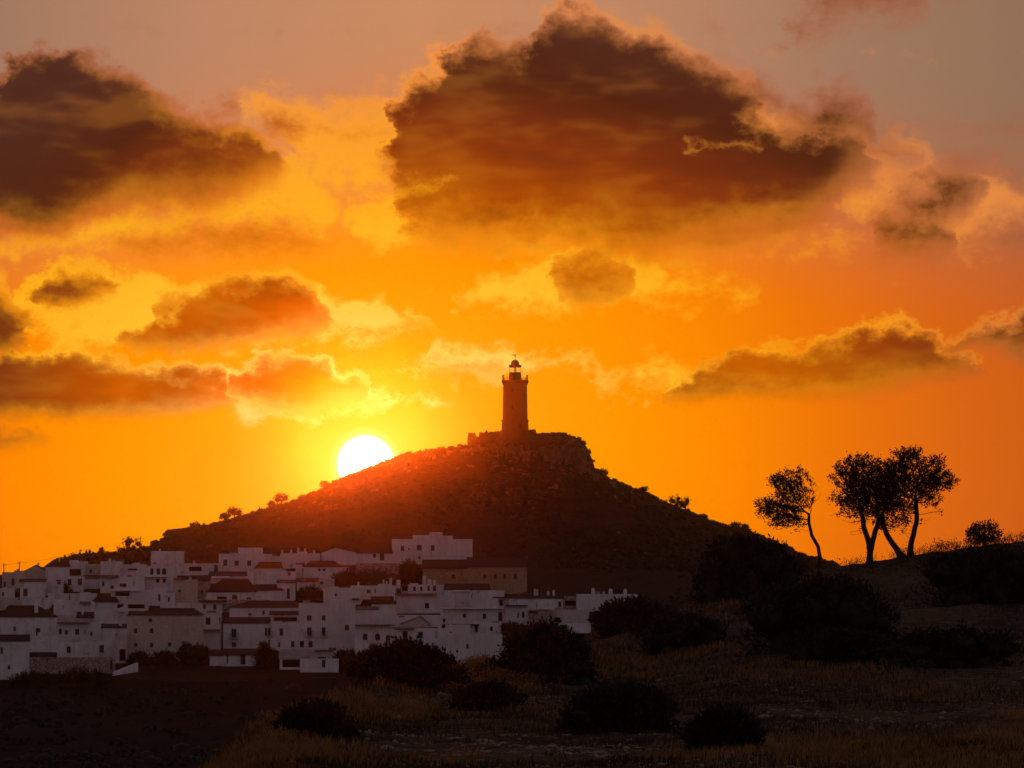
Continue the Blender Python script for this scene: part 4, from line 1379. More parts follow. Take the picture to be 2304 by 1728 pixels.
house(4, 300, 760, 862, 866, 'white house under a low red hipped roof right of the church', W, ('hip', 700, 500, 700), win=[(811, 800, 843, 856)], ch=[(562, 582, 672), (588, 606, 676), (700, 720, 690), (756, 780, 684)])
house(4, 868, 742, 1002, 862, 'rubble-strewn yard wall between the red hipped roof and the long white house', RB, win=[(880, 790, 995, 840, 'v')], name='stone_enclosure', cat='terrace', dep=3)
house(4, 1000, 722, 1632, 890, 'long blank white house with three domed chimneys at the right end', W, ch=[(1155, 1190, 664), (1335, 1373, 666, 'dome'), (1488, 1522, 668, 'dome')])
house(4, 500, 892, 745, 1040, 'ruined rubble house front beside the two-door house', RB, win=[(505, 895, 600, 925, 's')])
house(4, 742, 884, 1132, 1030, 'patched white house with a brown opening at the right of the village', AW, win=[(770, 964, 836, 1012, 'v')], ch=[(1018, 1052, 870)])
house(4, 820, 1026, 1150, 1110, 'low white wall just above the dark bush at the right foot', W, name='stone_enclosure', cat='wall')
house(4, 232, 1165, 430, 1290, 'low white house with a dark ledge touching the big dark bush', W, awn=[(232, 1165, 380, 1185)])
house(4, -90, 1298, 335, 1400, 'pale stone footing wall at the right foot of the village', AW, name='stone_footing', cat='wall')

# white gable end of the church hall
def gable_end():
    Y = far_point(*cp(4, 200, 707), 1245, 1500).y
    a, b, top = P(*cp(4, 432, 435), Y), P(*cp(4, 486, 425), Y), P(*cp(4, 440, 345), Y)
    m = MB()
    w = .5
    d = 5.2
    pts = [(0, -.2, 0), (0, d, top.z - a.z + .25), (0, 2 * d, 0)]
    m.poly([(0, y, z) for _, y, z in pts])
    m.poly([(w, y, z) for _, y, z in reversed(pts)])
    for i in range(3):
        p, q = pts[i], pts[(i + 1) % 3]
        m.quad((0, p[1], p[2]), (w, p[1], p[2]), (w, q[1], q[2]), (0, q[1], q[2]))
    ch_ = [o for o in bpy.data.objects if o.get('category') == 'church'][-1]
    o = m.build('gable_end', 'whitewash', ch_)
    L = ch_.matrix_basis.inverted() @ Vector((b.x - .3, Y, a.z))
    o.location = L


gable_end()


def sloped_wall():
    """white parapet of the ramp at the lower left"""
    Y = far_point(*cp(1, 1300, 1480), 1200, 1400).y
    a0, a1 = P(*cp(1, 1176, 1440), Y), P(*cp(1, 1176, 1506), Y)
    b0, b1 = P(*cp(1, 1432, 1338), Y + 6), P(*cp(1, 1432, 1390), Y + 6)
    m = MB()
    o0 = a1.copy()
    A0, A1, B0, B1 = (v - o0 for v in (a0, a1, b0, b1))
    n = Vector((-(B0.y - A0.y), B0.x - A0.x, 0)).normalized() * .35
    A1.z -= 1
    B1.z -= 1
    m.quad(A1, B1, B0, A0)
    m.quad(A0, B0, B0 + n, A0 + n)
    m.quad(B1 + n, A1 + n, A0 + n, B0 + n)
    m.quad(A1 + n, A1, A0, A0 + n)
    m.quad(B1, B1 + n, B0 + n, B0)
    o = m.build('ramp_parapet', 'whitewash')
    o.location = o0
    tag(o, 'white sloping parapet wall beside the ramp at the lower left', 'wall')


sloped_wall()

# ------------------------------------------------------------------ poles and wires on the left skyline
POLES = [((40, 310), (40, 400), 'leftmost thin power pole on the left skyline'), ((200, 290), (200, 392), 'second thin power pole from the left on the skyline'),
         ((832, 162), (832, 262), 'power pole with a short crossarm above the left village'), ((1455, 32), (1455, 118), 'thin power pole right of the skyline tree')]
tops = []
for (tx, ty), (bx, by), lb in POLES:
    Yp = 1452 if tx > 500 else 1432
    top, bot = P(*cp(1, tx, ty), Yp), P(*cp(1, bx, by), Yp)
    gz = float(ground_z(bot.x, Yp))
    h = top.z - gz
    t = thing('power_pole', lb, 'pole', (bot.x, Yp, gz), group='power poles on the left skyline')
    MB().tube([(0, 0, -.5), (0, 0, h)], [.16, .11], 7).build('post', 'pole_wood', t)
    MB().box(-.45, .45, -.06, .06, h - .5, h - .38).build('crossarm', 'pole_wood', t)
    tops.append(Vector((bot.x, Yp, gz + h - .35)))
wm = MB()
end = P(*cp(1, 1700, 10), 1530)
for a, b in zip(tops, tops[1:] + [end]):
    pts = [a.lerp(b, i / 14) - Vector((0, 0, 1.1 * 4 * (i / 14) * (1 - i / 14) * (b - a).length / 50)) for i in range(15)]
    wm.tube(pts, [.022] * 15, 4)
tag(wm.build('power_line', 'iron'), 'thin sagging wire strung between the skyline power poles', 'wire')

# ------------------------------------------------------------------ foliage helpers (numpy)
def unit(n, rng):
    v = rng.normal(size=(n, 3))
    return v / np.linalg.norm(v, axis=1, keepdims=True)


def leaf_tris(pos, direction, size, rng, aspect=0.45):
    """one slim diamond (two triangles) per leaf"""
    n = len(pos)
    d = direction + unit(n, rng) * 0.55
    d /= np.linalg.norm(d, axis=1, keepdims=True)
    s = np.cross(d, unit(n, rng))
    s /= np.linalg.norm(s, axis=1, keepdims=True) + 1e-9
    L = (size * rng.uniform(.6, 1.3, n))[:, None]
    a, b = pos, pos + d * L
    m = pos + d * L * .45
    v = np.stack([a, m + s * L * aspect * .5, b, m - s * L * aspect * .5], 1).reshape(-1, 3)
    i = np.arange(n) * 4
    t = np.concatenate([np.stack([i, i + 1, i + 2], 1), np.stack([i, i + 2, i + 3], 1)])
    return v, t


def merge(parts):
    vs, ts, o = [], [], 0
    for v, t in parts:
        vs.append(v)
        ts.append(t + o)
        o += len(v)
    return np.concatenate(vs), np.concatenate(ts)


def blob_core(c, r, rng, k=0.8, nu=14, nv=9):
    u = np.linspace(0, 2 * np.pi, nu, endpoint=False)
    w = np.linspace(0.05, np.pi - .05, nv)
    U, Wv = np.meshgrid(u, w)
    rad = k * (1 + rng.uniform(-.12, .12, U.shape))
    v = np.stack([c[0] + r[0] * rad * np.sin(Wv) * np.cos(U), c[1] + r[1] * rad * np.sin(Wv) * np.sin(U), c[2] + r[2] * rad * np.cos(Wv)], -1).reshape(-1, 3)
    t = []
    for j in range(nv - 1):
        for i in range(nu):
            a, b = j * nu + i, j * nu + (i + 1) % nu
            t += [(a, a + nu, b), (b, a + nu, b + nu)]
    return v, np.array(t)


def shell_foliage(blobs, n, leaf, rng, sprig=5, reach=0.25, core=0.82):
    """leaf sprigs pointing out of a heap of ellipsoids, over a dark inner mass"""
    parts = []
    vol = np.array([r[0] * r[2] for _, r in blobs])
    vol = vol / vol.sum()
    for (c, r), f in zip(blobs, vol):
        c, r = np.array(c), np.array(r)
        k = max(8, int(n * f / sprig))
        d = unit(k, rng)
        d[:, 2] = np.where(d[:, 2] < -.3, -d[:, 2], d[:, 2])
        rad = rng.uniform(.70, 1.02, k) + (rng.random(k) < .25) * rng.uniform(0, .22, k)
        base = c + d * r * rad[:, None]
        out = d + np.array([0, 0, .55])
        out /= np.linalg.norm(out, axis=1, keepdims=True)
        for s in range(sprig):
            off = out * (reach * s / sprig * rng.uniform(.5, 1.3, k))[:, None] + unit(k, rng) * leaf * .5
            parts.append(leaf_tris(base + off, out, leaf, rng))
        if core:
            parts.append(blob_core(c, r, rng, core))
    return merge(parts)


def heap(x0, x1, ztop, depth, rng, n=6, flat=0.55):
    """ellipsoids filling a rounded bush silhouette; local coordinates, base at z = 0"""
    w = x1 - x0
    out = [((0, 0, 0), (w * .43, depth * .42, ztop * .80))]
    for i in range(n):
        t = rng.uniform(-.40, .40)
        env = ztop * math.sqrt(max(.05, 1 - (2.05 * t) ** 2))
        rz_ = env * rng.uniform(.22, .40)
        rr_ = rng.uniform(.09, .19) * w
        out.append(((t * w, rng.uniform(-.3, .1) * depth, env * rng.uniform(.80, 1.0) - rz_), (rr_, rr_ * .8, rz_)))
    for i in range(n // 2):
        t = rng.uniform(-.5, .5)
        rr_ = rng.uniform(.08, .16) * w
        out.append(((t * w, rng.uniform(-.45, -.1) * depth, 0), (rr_, rr_, ztop * rng.uniform(.18, .34))))
    return out


def stems(blobs, rng, n=5):
    m = MB()
    for i in range(n):
        c, r = blobs[rng.integers(len(blobs))]
        e = Vector(c) + Vector((rng.uniform(-.5, .5) * r[0], rng.uniform(-.5, .5) * r[1], r[2] * .3))
        b = Vector((rng.uniform(-.1, .1), rng.uniform(-.1, .1), -.15))
        k = e.length * .012 + .012
        m.tube([b, b.lerp(e, .5) + Vector((rng.uniform(-.08, .08), 0, .05)), e], [k, k * .7, k * .35], 5)
    return m


def bush(px0, px1, pytop, pybase, label, seed, Y=None, mat='leaf_dark', n=9000, leaf=.11, name='bush', cat='bush', far=False, group=None, blobs_px=None, dens=None):
    rng = np.random.default_rng(seed)
    mx = (px0 + px1) / 2
    if Y is None:
        g = far_point(mx, pybase) if far else near_point(mx, pybase)
    else:
        z = P(mx, pybase, Y)
        g = Vector((z.x, Y, float(ground_z(z.x, Y)) if far else float(near_z(z.x, Y))))
    s = g.y / F0
    w = (px1 - px0) * s
    h = P(mx, pytop, g.y).z - g.z
    h = max(h, .3 * w)
    t = thing(name, label, cat, g, group=group)
    bl = heap(-w / 2, w / 2, h * .97, w * .8, rng, 13)
    v, tr = shell_foliage(bl, n, leaf, rng, reach=leaf * 2.2)
    put('foliage', np_mesh('foliage', v, tr, mat), t)
    stems(bl, rng).build('stem', 'bark', t)
    return t


# ------------------------------------------------------------------ big bushes on the near hillside (photo pixels)
k_ = K
near_bushes = [
    (1545, 1795, 1195, 1345, 'large rounded dark bush left of the leaning tree', 9000),
    (1660, 2010, 1290, 1480, 'largest dark bush on the near slope below the three trees', 13000),
    (2060, 2400, 1228, 1350, 'broad dark bush at the right edge under the small shrub', 9000),
    (1345, 1520, 1354, 1425, 'dark bush partly hiding the long white house', 6000),
    (1440, 1640, 1392, 1462, 'low dark bush between the big bushes on the near slope', 5000),
    (1110, 1345, 1408, 1535, 'big dark bush covering the right foot of the village', 9000),
    (800, 1032, 1455, 1548, 'wide dark bush in front of the arched-window house', 9000),
    (1290, 1510, 1548, 1655, 'round dark bush in the middle of the foreground', 8000),
    (1560, 1700, 1612, 1700, 'smaller dark bush low in the foreground right of the round one', 5000),
    (1030, 1165, 1555, 1600, 'low faint bush on the foreground crest left of the round one', 3500),
    (1780, 2010, 1448, 1500, 'long low scrub bush below the largest dark bush', 5000),
    (2010, 2290, 1450, 1500, 'low dull scrub bush at the right of the near slope', 4000),
    (640, 790, 1600, 1660, 'low dark scrub bush at the lower left of the foreground slope', 3500),
    (1230, 1300, 1462, 1492, 'small dark tuft right of the village-foot bush', 1500),
]
for i, (x0, x1, y0, y1, lb, n) in enumerate(near_bushes):
    bush(x0, x1, y0, y1, lb, 100 + i, n=int(n * 1.7), leaf=.17, group='dark bushes on the near slope')

# bushes and trees in and around the village
far_bushes = [
    (392, 474, 1448, 1494, 'round dark bush beside the tall aged house', 'bush'),
    (570, 640, 1462, 1502, 'ragged dark bush in front of the pale sloping roof', 'bush'),
    (744, 816, 1462, 1508, 'rounded dark bush left of the arched-window house', 'bush'),
    (812, 880, 1452, 1500, 'brownish dark bush right of the rounded one below the arched windows', 'bush'),
    (893, 952, 1258, 1312, 'tall rounded dark tree beside the stone church', 'tree'),
    (745, 800, 1288, 1320, 'dark garden shrub below the two-window house', 'shrub'),
    (795, 895, 1282, 1316, 'wide dim garden hedge left of the church tree', 'hedge'),
    (666, 728, 1320, 1352, 'clipped dark tree crown behind the tall balcony house', 'tree'),
    (322, 372, 1300, 1324, 'small dark tree beside the arched gallery house', 'tree'),
    (1120, 1180, 1404, 1430, 'dark shrub under the two-door house', 'shrub'),
    (288, 345, 1470, 1496, 'small spiky shrub at the foot of the tall aged house', 'shrub'),
    (345, 395, 1468, 1494, 'thin wispy shrub at the foot of the tall aged house', 'shrub'),
    (105, 160, 1320, 1333, 'low dark plants on the wall below the two-tall-window house', 'shrub'),
    (20, 120, 1520, 1545, 'dark weeds under the stone terrace at the left', 'shrub'),
    (120, 255, 1518, 1545, 'long dark weeds at the foot of the stone terrace', 'shrub'),
    (78, 96, 1352, 1368, 'tiny dark pot plants on the big hipped roof house', 'shrub'),
    (1270, 1300, 1348, 1364, 'small dark shrub in the rubble yard', 'shrub'),
    (580, 606, 1448, 1488, 'slim small tree in front of the wide-balcony house', 'tree'),
]
for i, (x0, x1, y0, y1, lb, ct) in enumerate(far_bushes):
    g = bush(x0, x1, y0, y1, lb, 300 + i, n=2200, leaf=.42, far=True, name='garden_' + ct if ct != 'bush' else 'bush', cat=ct, mat='leaf_dark')


# small trees standing on the hill's outline
def hill_tree(px, py_base, py_top, wpx, label, seed, lean=0.0, Y=None):
    rng = np.random.default_rng(seed)
    Yt = Y or YR - 2
    b = P(px, py_base, Yt)
    gz = float(ground_z(b.x, Yt))
    s = Yt / F0
    h, w = (P(px, py_top, Yt).z - gz), wpx * s
    t = thing('hill_tree', label, 'tree', (b.x, Yt, gz), group='small trees on the hill and skyline')
    bl = []
    m = MB()
    m.tube([(0, 0, -.4), (lean * h * .2, 0, h * .25), (lean * h * .35, 0, h * .5)], [.22, .17, .10], 6)
    for k in range(16):
        a = rng.uniform(-1, 1)
        c = (a * w * .38 + lean * h * .4, rng.uniform(-.3, .3) * w, h * rng.uniform(.30, .9) - abs(a) * h * .15)
        r = w * rng.uniform(.13, .21)
        bl.append((c, (r, r, r * .8)))
        m.tube([(lean * h * .3, 0, h * .32), c], [.06, .02], 4)
    v, tr = shell_foliage(bl, 700, .36, rng, reach=.35, core=0.6)
    put('crown', np_mesh('crown', v, tr, 'leaf_far'), t)
    m.build('trunk', 'bark', t)


hill_tree(633, 1136, 1110, 34, 'small round tree higher up the hill\'s left outline', 1)
hill_tree(527, 1166, 1142, 36, 'small scraggy tree lower down the hill\'s left outline', 2)
hill_tree(505, 1170, 1155, 20, 'tiny shrub tree beside the scraggy tree on the left outline', 3)
hill_tree(728, 1100, 1086, 24, 'tiny shrub tree below the sun on the hill\'s left outline', 4)
hill_tree(612, 1142, 1130, 18, 'low shrub just left of the round tree on the outline', 5)
hill_tree(1532, 1146, 1116, 48, 'wind-bent flat-topped tree on the hill\'s right outline', 6, -.25)
hill_tree(1448, 1110, 1098, 18, 'small shrub tree above the wind-bent tree on the right outline', 7)
hill_tree(1655, 1186, 1178, 24, 'low shrub tree on the lower right outline of the hill', 8)
hill_tree(1676, 1191, 1182, 14, 'tiny shrub at the lower right outline of the hill', 9)
hill_tree(289, 1245, 1204, 58, 'round open-crowned tree on the left skyline above the village', 10, 0, 1470)
hill_tree(440, 1188, 1176, 22, 'low bushy shrub at the end of the long stone wall', 11)
hill_tree(1355, 1072, 1060, 26, 'dark shrub at the foot of the crag on the right outline', 12)
hill_tree(229, 1246, 1233, 12, 'tiny thin tree on the left skyline by the power pole', 13, 0, 1465)


# ------------------------------------------------------------------ scrub covering the hill, valley and skyline
def scrub(name, label, pts, size, mat, seed, per=16, leaf=.55, flat=.6):
    """pts: (n,3) centres, size: (n,) radius"""
    rng = np.random.default_rng(seed)
    parts = []
    n = len(pts)
    for k in range(per):
        d = unit(n, rng)
        d[:, 2] = np.abs(d[:, 2])
        pos = pts + d * size[:, None] * np.array([.8, .8, flat]) * rng.uniform(.4, 1, (n, 1))
        parts.append(leaf_tris(pos, d, leaf * np.clip(size, .5, 2).mean() * 1.15, rng, .8))
    # dark body of each clump: a squat faceted dome
    ang = np.linspace(0, 2 * np.pi, 6, endpoint=False)
    ring = np.stack([np.cos(ang), np.sin(ang), np.zeros(6)], 1)
    v = np.concatenate([pts[:, None] + ring[None] * size[:, None, None] * .8 * rng.uniform(.7, 1.2, (n, 6, 1)) - np.array([0, 0, .2]),
                        pts[:, None] + ring[None] * size[:, None, None] * .62 * rng.uniform(.8, 1.2, (n, 6, 1)) + np.array([0, 0, 1]) * (size * flat * .65)[:, None, None],
                        (pts + np.array([0, 0, 1]) * (size * flat)[:, None])[:, None]], 1)
    i = np.arange(n) * 13
    t = []
    for a in range(6):
        b = (a + 1) % 6
        t += [np.stack([i + a, i + b, i + 6 + b], 1), np.stack([i + a, i + 6 + b, i + 6 + a], 1), np.stack([i + 6 + a, i + 6 + b, i + 12], 1)]
    parts.append((v.reshape(-1, 3), np.concatenate(t)))
    V_, T_ = merge(parts)
    o = put(name, np_mesh(name, V_, T_, mat))
    tag(o, label, 'scrub', kind='stuff')


rg = np.random.default_rng(50)
n = 6500
x = rg.uniform(-110, 112, n)
y = YF - 14 + (YR - YF + 12) * rg.random(n)
dens = fbm(x * 0.05, y * 0.03, 4, .6)
keep = (dens > rg.uniform(-.25, .30, n)) & ((y > YF + 6) | (x > 4) )
x, y = x[keep], y[keep]
sz = (rg.gamma(2.4, .22, len(x)) * (1 + 1.2 * np.clip(fbm(x * .03, y * .03, 2) , 0, 1))).clip(.22, 2.4)
scrub('hill_scrub', 'low dark scrub scattered over the lighthouse hill', np.stack([x, y, ground_z(x, y)], 1), sz, 'leaf_far', 51)
# the slope right of the village
n = 1500
x = rg.uniform(18, 112, n)
y = rg.uniform(1262, 1440, n)
keep = fbm(x * 0.06 + 5, y * 0.03, 4, .6) > rg.uniform(-.25, .30, n)
x, y = x[keep], y[keep]
scrub('slope_scrub', 'dark scrub on the slope right of the village', np.stack([x, y, ground_z(x, y)], 1), rg.gamma(2.4, .26, len(x)).clip(.22, 2.0), 'leaf_far', 55)
# ridge fringe: scrub standing on the outline
x = np.concatenate([rg.uniform(-98, -12, 260), rg.uniform(23, 90, 220)])
y = np.full(len(x), YR - 1.0) + rg.uniform(-4, 2, len(x))
sz = rg.gamma(2.2, .16, len(x)).clip(.15, .9)
scrub('ridge_scrub', 'fringe of tiny shrubs along the outline of the hill', np.stack([x, y, ground_z(x, y)], 1), sz, 'leaf_far', 52)
# skyline trees behind the left of the village
px = rg.uniform(130, 385, 170)
Yb = rg.uniform(1462, 1500, 170)
xb = (px - W0 / 2) / F0 * Yb
row = np.interp(px, [130, 170, 200, 240, 285, 330, 385], [1260, 1252, 1247, 1244, 1240, 1228, 1230])
zt = np.array([P(a, b, c).z for a, b, c in zip(px, row, Yb)])
sz = rg.uniform(.9, 2.0, 170)
zg = ground_z(xb, Yb)
zc = np.maximum(zg, zt - sz * .8 - rg.random(170) ** 2 * 3.0)
scrub('skyline_scrub', 'dark thicket on the left skyline behind the houses', np.stack([xb, Yb, zc], 1), sz, 'leaf_far', 53, flat=.8)
# valley and slope in front of the village
n = 4200
y = rg.uniform(520, 1236, n)
x = rg.uniform(-.09, .055, n) * y
dens = fbm(x * 0.045, y * 0.02, 4, .6)
keep = dens > rg.uniform(-.35, .3, n)
x, y = x[keep], y[keep]
sz = rg.gamma(2.6, .30, len(x)).clip(.25, 2.2)
scrub('valley_scrub', 'dark scrub in the valley in front of the village', np.stack([x, y, ground_z(x, y)], 1), sz, 'leaf_dark', 54)
# rocks on the hill
n = 420
x = rg.uniform(-80, 105, n)
t_ = rg.random(n)
y = YF + 18 + (YR - YF - 24) * t_
keep = fbm(x * .06 + 9, y * .05, 3) > rg.uniform(-.1, .35, n)
x, y = x[keep], y[keep]


def rock_mesh(seed, name='stone', mat='stone', sub=1):
    rng = random.Random(seed)
    bm = bmesh.new()
    bmesh.ops.create_icosphere(bm, subdivisions=sub, radius=1)
    for v in bm.verts:
        v.co *= rng.uniform(.58, 1.2)
        v.co.z *= .62
        v.co.x *= 1.25
    me = bpy.data.meshes.new(name)
    bm.to_mesh(me)
    bm.free()
    me.materials.append(MATS[mat])
    return me


def joined_rocks(name, label, pts, size, mat, seed):
    protos = [rock_mesh(seed + i, 'tmp', mat) for i in range(4)]
    rng = np.random.default_rng(seed)
    pv = []
    for p in protos:
        a = np.empty(len(p.vertices) * 3)
        p.vertices.foreach_get('co', a)
        f = np.empty(len(p.polygons) * 3, np.int32)
        p.polygons.foreach_get('vertices', f)
        pv.append((a.reshape(-1, 3), f.reshape(-1, 3)))
    parts = []
    for q, s in zip(pts, size):
        v, f = pv[rng.integers(4)]
        a = rng.uniform(0, 6.28)
        R = np.array([[math.cos(a), -math.sin(a), 0], [math.sin(a), math.cos(a), 0], [0, 0, 1]])
        parts.append((v @ R.T * s + q, f))
    for p in protos:
        bpy.data.meshes.remove(p)
    o = put(name, np_mesh(name, *merge(parts), mat))
    tag(o, label, 'rocks', kind='stuff')


joined_rocks('hill_rocks', 'pale rocks scattered on the lighthouse hill', np.stack([x, y, ground_z(x, y)], 1), rg.gamma(2.2, .16, len(x)).clip(.12, .8), 'cliff_rock', 60)
# broken blocks of the crag
n = 260
x = rg.uniform(P(1090, 1000, YR).x, P(1335, 1000, YR).x, n)
y = YF + (YR - YF) * rg.uniform(.80, .96, n)
joined_rocks('crag_blocks', 'broken rock blocks of the crag under the lighthouse', np.stack([x, y, ground_z(x, y) - .25], 1), rg.gamma(3, .17, n).clip(.2, 1.0), 'cliff_rock', 70)


# ------------------------------------------------------------------ near hillside: stones, grass, weeds
def near_cloud(n, rng, lo=0.0, hi=1.0, a0=-.062, a1=.09):
    """points on the visible slope, evenly spread in the picture's bearing, t = 0 crest .. 1 foot"""
    a = rng.uniform(a0, a1, n)
    t = rng.uniform(lo, hi, n)
    yc = np.interp(a, _ca, _cy)
    y = yc - (yc - Y0) * t
    x = a * y
    return x, y, near_z(x, y), t


protos = [rock_mesh(200 + i) for i in range(10)]
rs_ = np.random.default_rng(77)
x, y, z, t_ = near_cloud(2200, rs_, .10, 1.0)
keep = (fbm(x * .18 + 3, y * .09, 4, .6) > rs_.uniform(-.05, .30, len(x)))
sel = np.nonzero(keep)[0][:280]
for i in sel:
    o = put('stone', protos[i % 10], hillside)
    s = float(rs_.gamma(2.4, .055).__float__() if False else np.clip(rs_.gamma(2.0, .045), .04, .26))
    o.location = (x[i], y[i], z[i] + s * .1)
    o.scale = (s * rs_.uniform(.9, 2.0), s, s * rs_.uniform(.4, .9))
    o.rotation_euler = (0, 0, rs_.uniform(0, 6.28))
x, y, z, t_ = near_cloud(16000, rs_, .08, 1.0)
keep = fbm(x * .2 + 3, y * .1, 4, .6) > rs_.uniform(-.02, .3, len(x))
x, y, z = x[keep], y[keep], z[keep]
joined_rocks('pebbles', 'small pale pebbles strewn over the near slope', np.stack([x, y, z], 1), rs_.gamma(2, .022, len(x)).clip(.015, .11), 'stone', 90)


def grass(name, label, x, y, z, h, w, mat, rng, blades=3, spread=.12, heads=False):
    n = len(x)
    parts = []
    for b in range(blades):
        ox, oy = rng.normal(0, spread, n), rng.normal(0, spread, n)
        base = np.stack([x + ox, y + oy, z - .03], 1)
        hh = h * rng.uniform(.55, 1.15, n)
        lean = np.stack([rng.normal(.05, .25, n) * hh, rng.normal(0, .2, n) * hh, hh], 1)
        tip = base + lean
        mid = base + lean * np.array([.4, .4, .55])
        a = rng.uniform(0, np.pi, n)
        s = np.stack([np.cos(a), np.sin(a), np.zeros(n)], 1) * (w / 2)
        v = np.stack([base - s, base + s, mid + s * .7, mid - s * .7, tip], 1).reshape(-1, 3)
        i = np.arange(n) * 5
        t = np.concatenate([np.stack([i, i + 1, i + 2], 1), np.stack([i, i + 2, i + 3], 1), np.stack([i + 3, i + 2, i + 4], 1)])
        parts.append((v, t))
        if heads:
            for q in range(heads):
                f = rng.uniform(.72, 1.0, n)[:, None]
                parts.append(leaf_tris(base + (tip - base) * f + rng.normal(0, .05, (n, 3)), lean / np.linalg.norm(lean, axis=1, keepdims=True), .075, rng, .6))
    o = put(name, np_mesh(name, *merge(parts), mat))
    tag(o, label, 'grass', kind='stuff')


gr = np.random.default_rng(88)
x, y, z, t_ = near_cloud(52000, gr, 0.0, 1.0)
m_ = fbm(x * .12, y * .06, 4, .6)
keep = m_ > gr.uniform(-.35, .25, len(x))
x, y, z = x[keep], y[keep], z[keep]
grass('dark_grass', 'short dull grass over the near slope', x, y, z, .22, .035, 'dark_grass', gr, 2)
x, y, z, t_ = near_cloud(70000, gr, 0.0, .97)
m_ = fbm(x * .10 + 30, y * .05, 4, .6)
keep = (m_ > gr.uniform(-.02, .26, len(x)))
x, y, z = x[keep], y[keep], z[keep]
grass('dry_grass', 'dry straw-coloured grass in patches on the near slope', x, y, z, .30, .032, 'dry_grass', gr, 2)
# crest straw left of the middle, dense and pale to stand in for backlit glow
n = 16000
a = gr.uniform(_ca[6], _ca[13], n)
yc = np.interp(a, _ca, _cy)
y = yc - gr.random(n) ** 1.4 * 26 + 1
x = a * y
keep = fbm(x * .35, y * .12, 4, .65) > gr.uniform(-.10, .32, n)
x, y = x[keep], y[keep]
grass('straw_bank', 'tall dry straw along the foreground crest left of the middle', x, y, near_z(x, y), .40, .026, 'dry_grass', gr, 2, heads=2)
# weeds with seed heads on the crest under the trees
n = 2400
a = gr.uniform(_ca[16], _ca[24] + .004, n)
yc = np.interp(a, _ca, _cy)
y = yc - gr.random(n) ** 2 * 9 + 1.5
x = a * y
clump = fbm(x * .5, y * .2, 3)
keep = clump > gr.uniform(-.4, .4, n)
x, y, clump = x[keep], y[keep], clump[keep]
grass('crest_weeds', 'thin weeds with seed heads along the crest under the trees', x, y, near_z(x, y), .38 + .5 * np.clip(clump + .2, 0, 1), .016, 'dark_grass', gr, 2, heads=3)


# ------------------------------------------------------------------ the three trees
def grow(trunks, blobs, rng, npts=650, seg=.13, infl=1.1, kill=.20):
    """space colonisation: trunks = polylines of points (local), blobs = (centre, radii, leafiness)"""
    pts, leafy = [], []
    vol = np.array([r[0] * r[1] * r[2] for _, r, _ in blobs]) ** .8
    vol /= vol.sum()
    for (c, r, lf), f in zip(blobs, vol):
        k = max(10, int(npts * f))
        d = unit(k, rng) * (rng.random((k, 1)) ** .4)
        pts.append(np.array(c) + d * np.array(r))
        leafy.append(np.full(k, lf))
    A, LF = np.concatenate(pts), np.concatenate(leafy)
    nodes, par, lf_n = [], [], []
    for tr in trunks:
        prev = tr[0] if isinstance(tr[0], int) else -1
        pl = tr[1:] if isinstance(tr[0], int) else tr
        start = np.array(nodes[prev]) if prev >= 0 else None
        last = prev
        q = [np.array(p, float) for p in pl]
        if start is not None:
            q = [start] + q
        else:
            nodes.append(q[0]); par.append(-1); lf_n.append(0)
            last = len(nodes) - 1
        for a_, b_ in zip(q[:-1], q[1:]):
            L = np.linalg.norm(b_ - a_)
            m = max(1, int(L / .18))
            for i in range(1, m + 1):
                nodes.append(a_ + (b_ - a_) * i / m + rng.normal(0, .012, 3))
                par.append(last); lf_n.append(0)
                last = len(nodes) - 1
    n_trunk = len(nodes)
    alive = np.ones(len(A), bool)
    N = np.array(nodes)
    for it in range(75):
        if not alive.any():
            break
        idx = np.nonzero(alive)[0]
        D = np.linalg.norm(A[idx][:, None] - N[None, n_trunk // 3:], axis=2)
        j = D.argmin(1) + n_trunk // 3
        dm = D.min(1)
        ok = dm < (infl if it > 12 else 3.5)
        if not ok.any():
            break
        new = {}
        for a_, n_, in zip(idx[ok], j[ok]):
            new.setdefault(n_, []).append(a_)
        addN = []
        for n_, lst in new.items():
            d = (A[lst] - N[n_])
            d = (d / (np.linalg.norm(d, axis=1, keepdims=True) + 1e-9)).mean(0) + rng.normal(0, .16, 3)
            d[2] += .05
            d /= np.linalg.norm(d) + 1e-9
            addN.append(N[n_] + d * seg)
            par.append(int(n_)); lf_n.append(float(LF[lst].mean()))
        N = np.concatenate([N, np.array(addN)])
        D2 = np.linalg.norm(A[idx][:, None] - np.array(addN)[None], axis=2).min(1)
        alive[idx[D2 < kill]] = False
    return N, np.array(par), np.array(lf_n), n_trunk


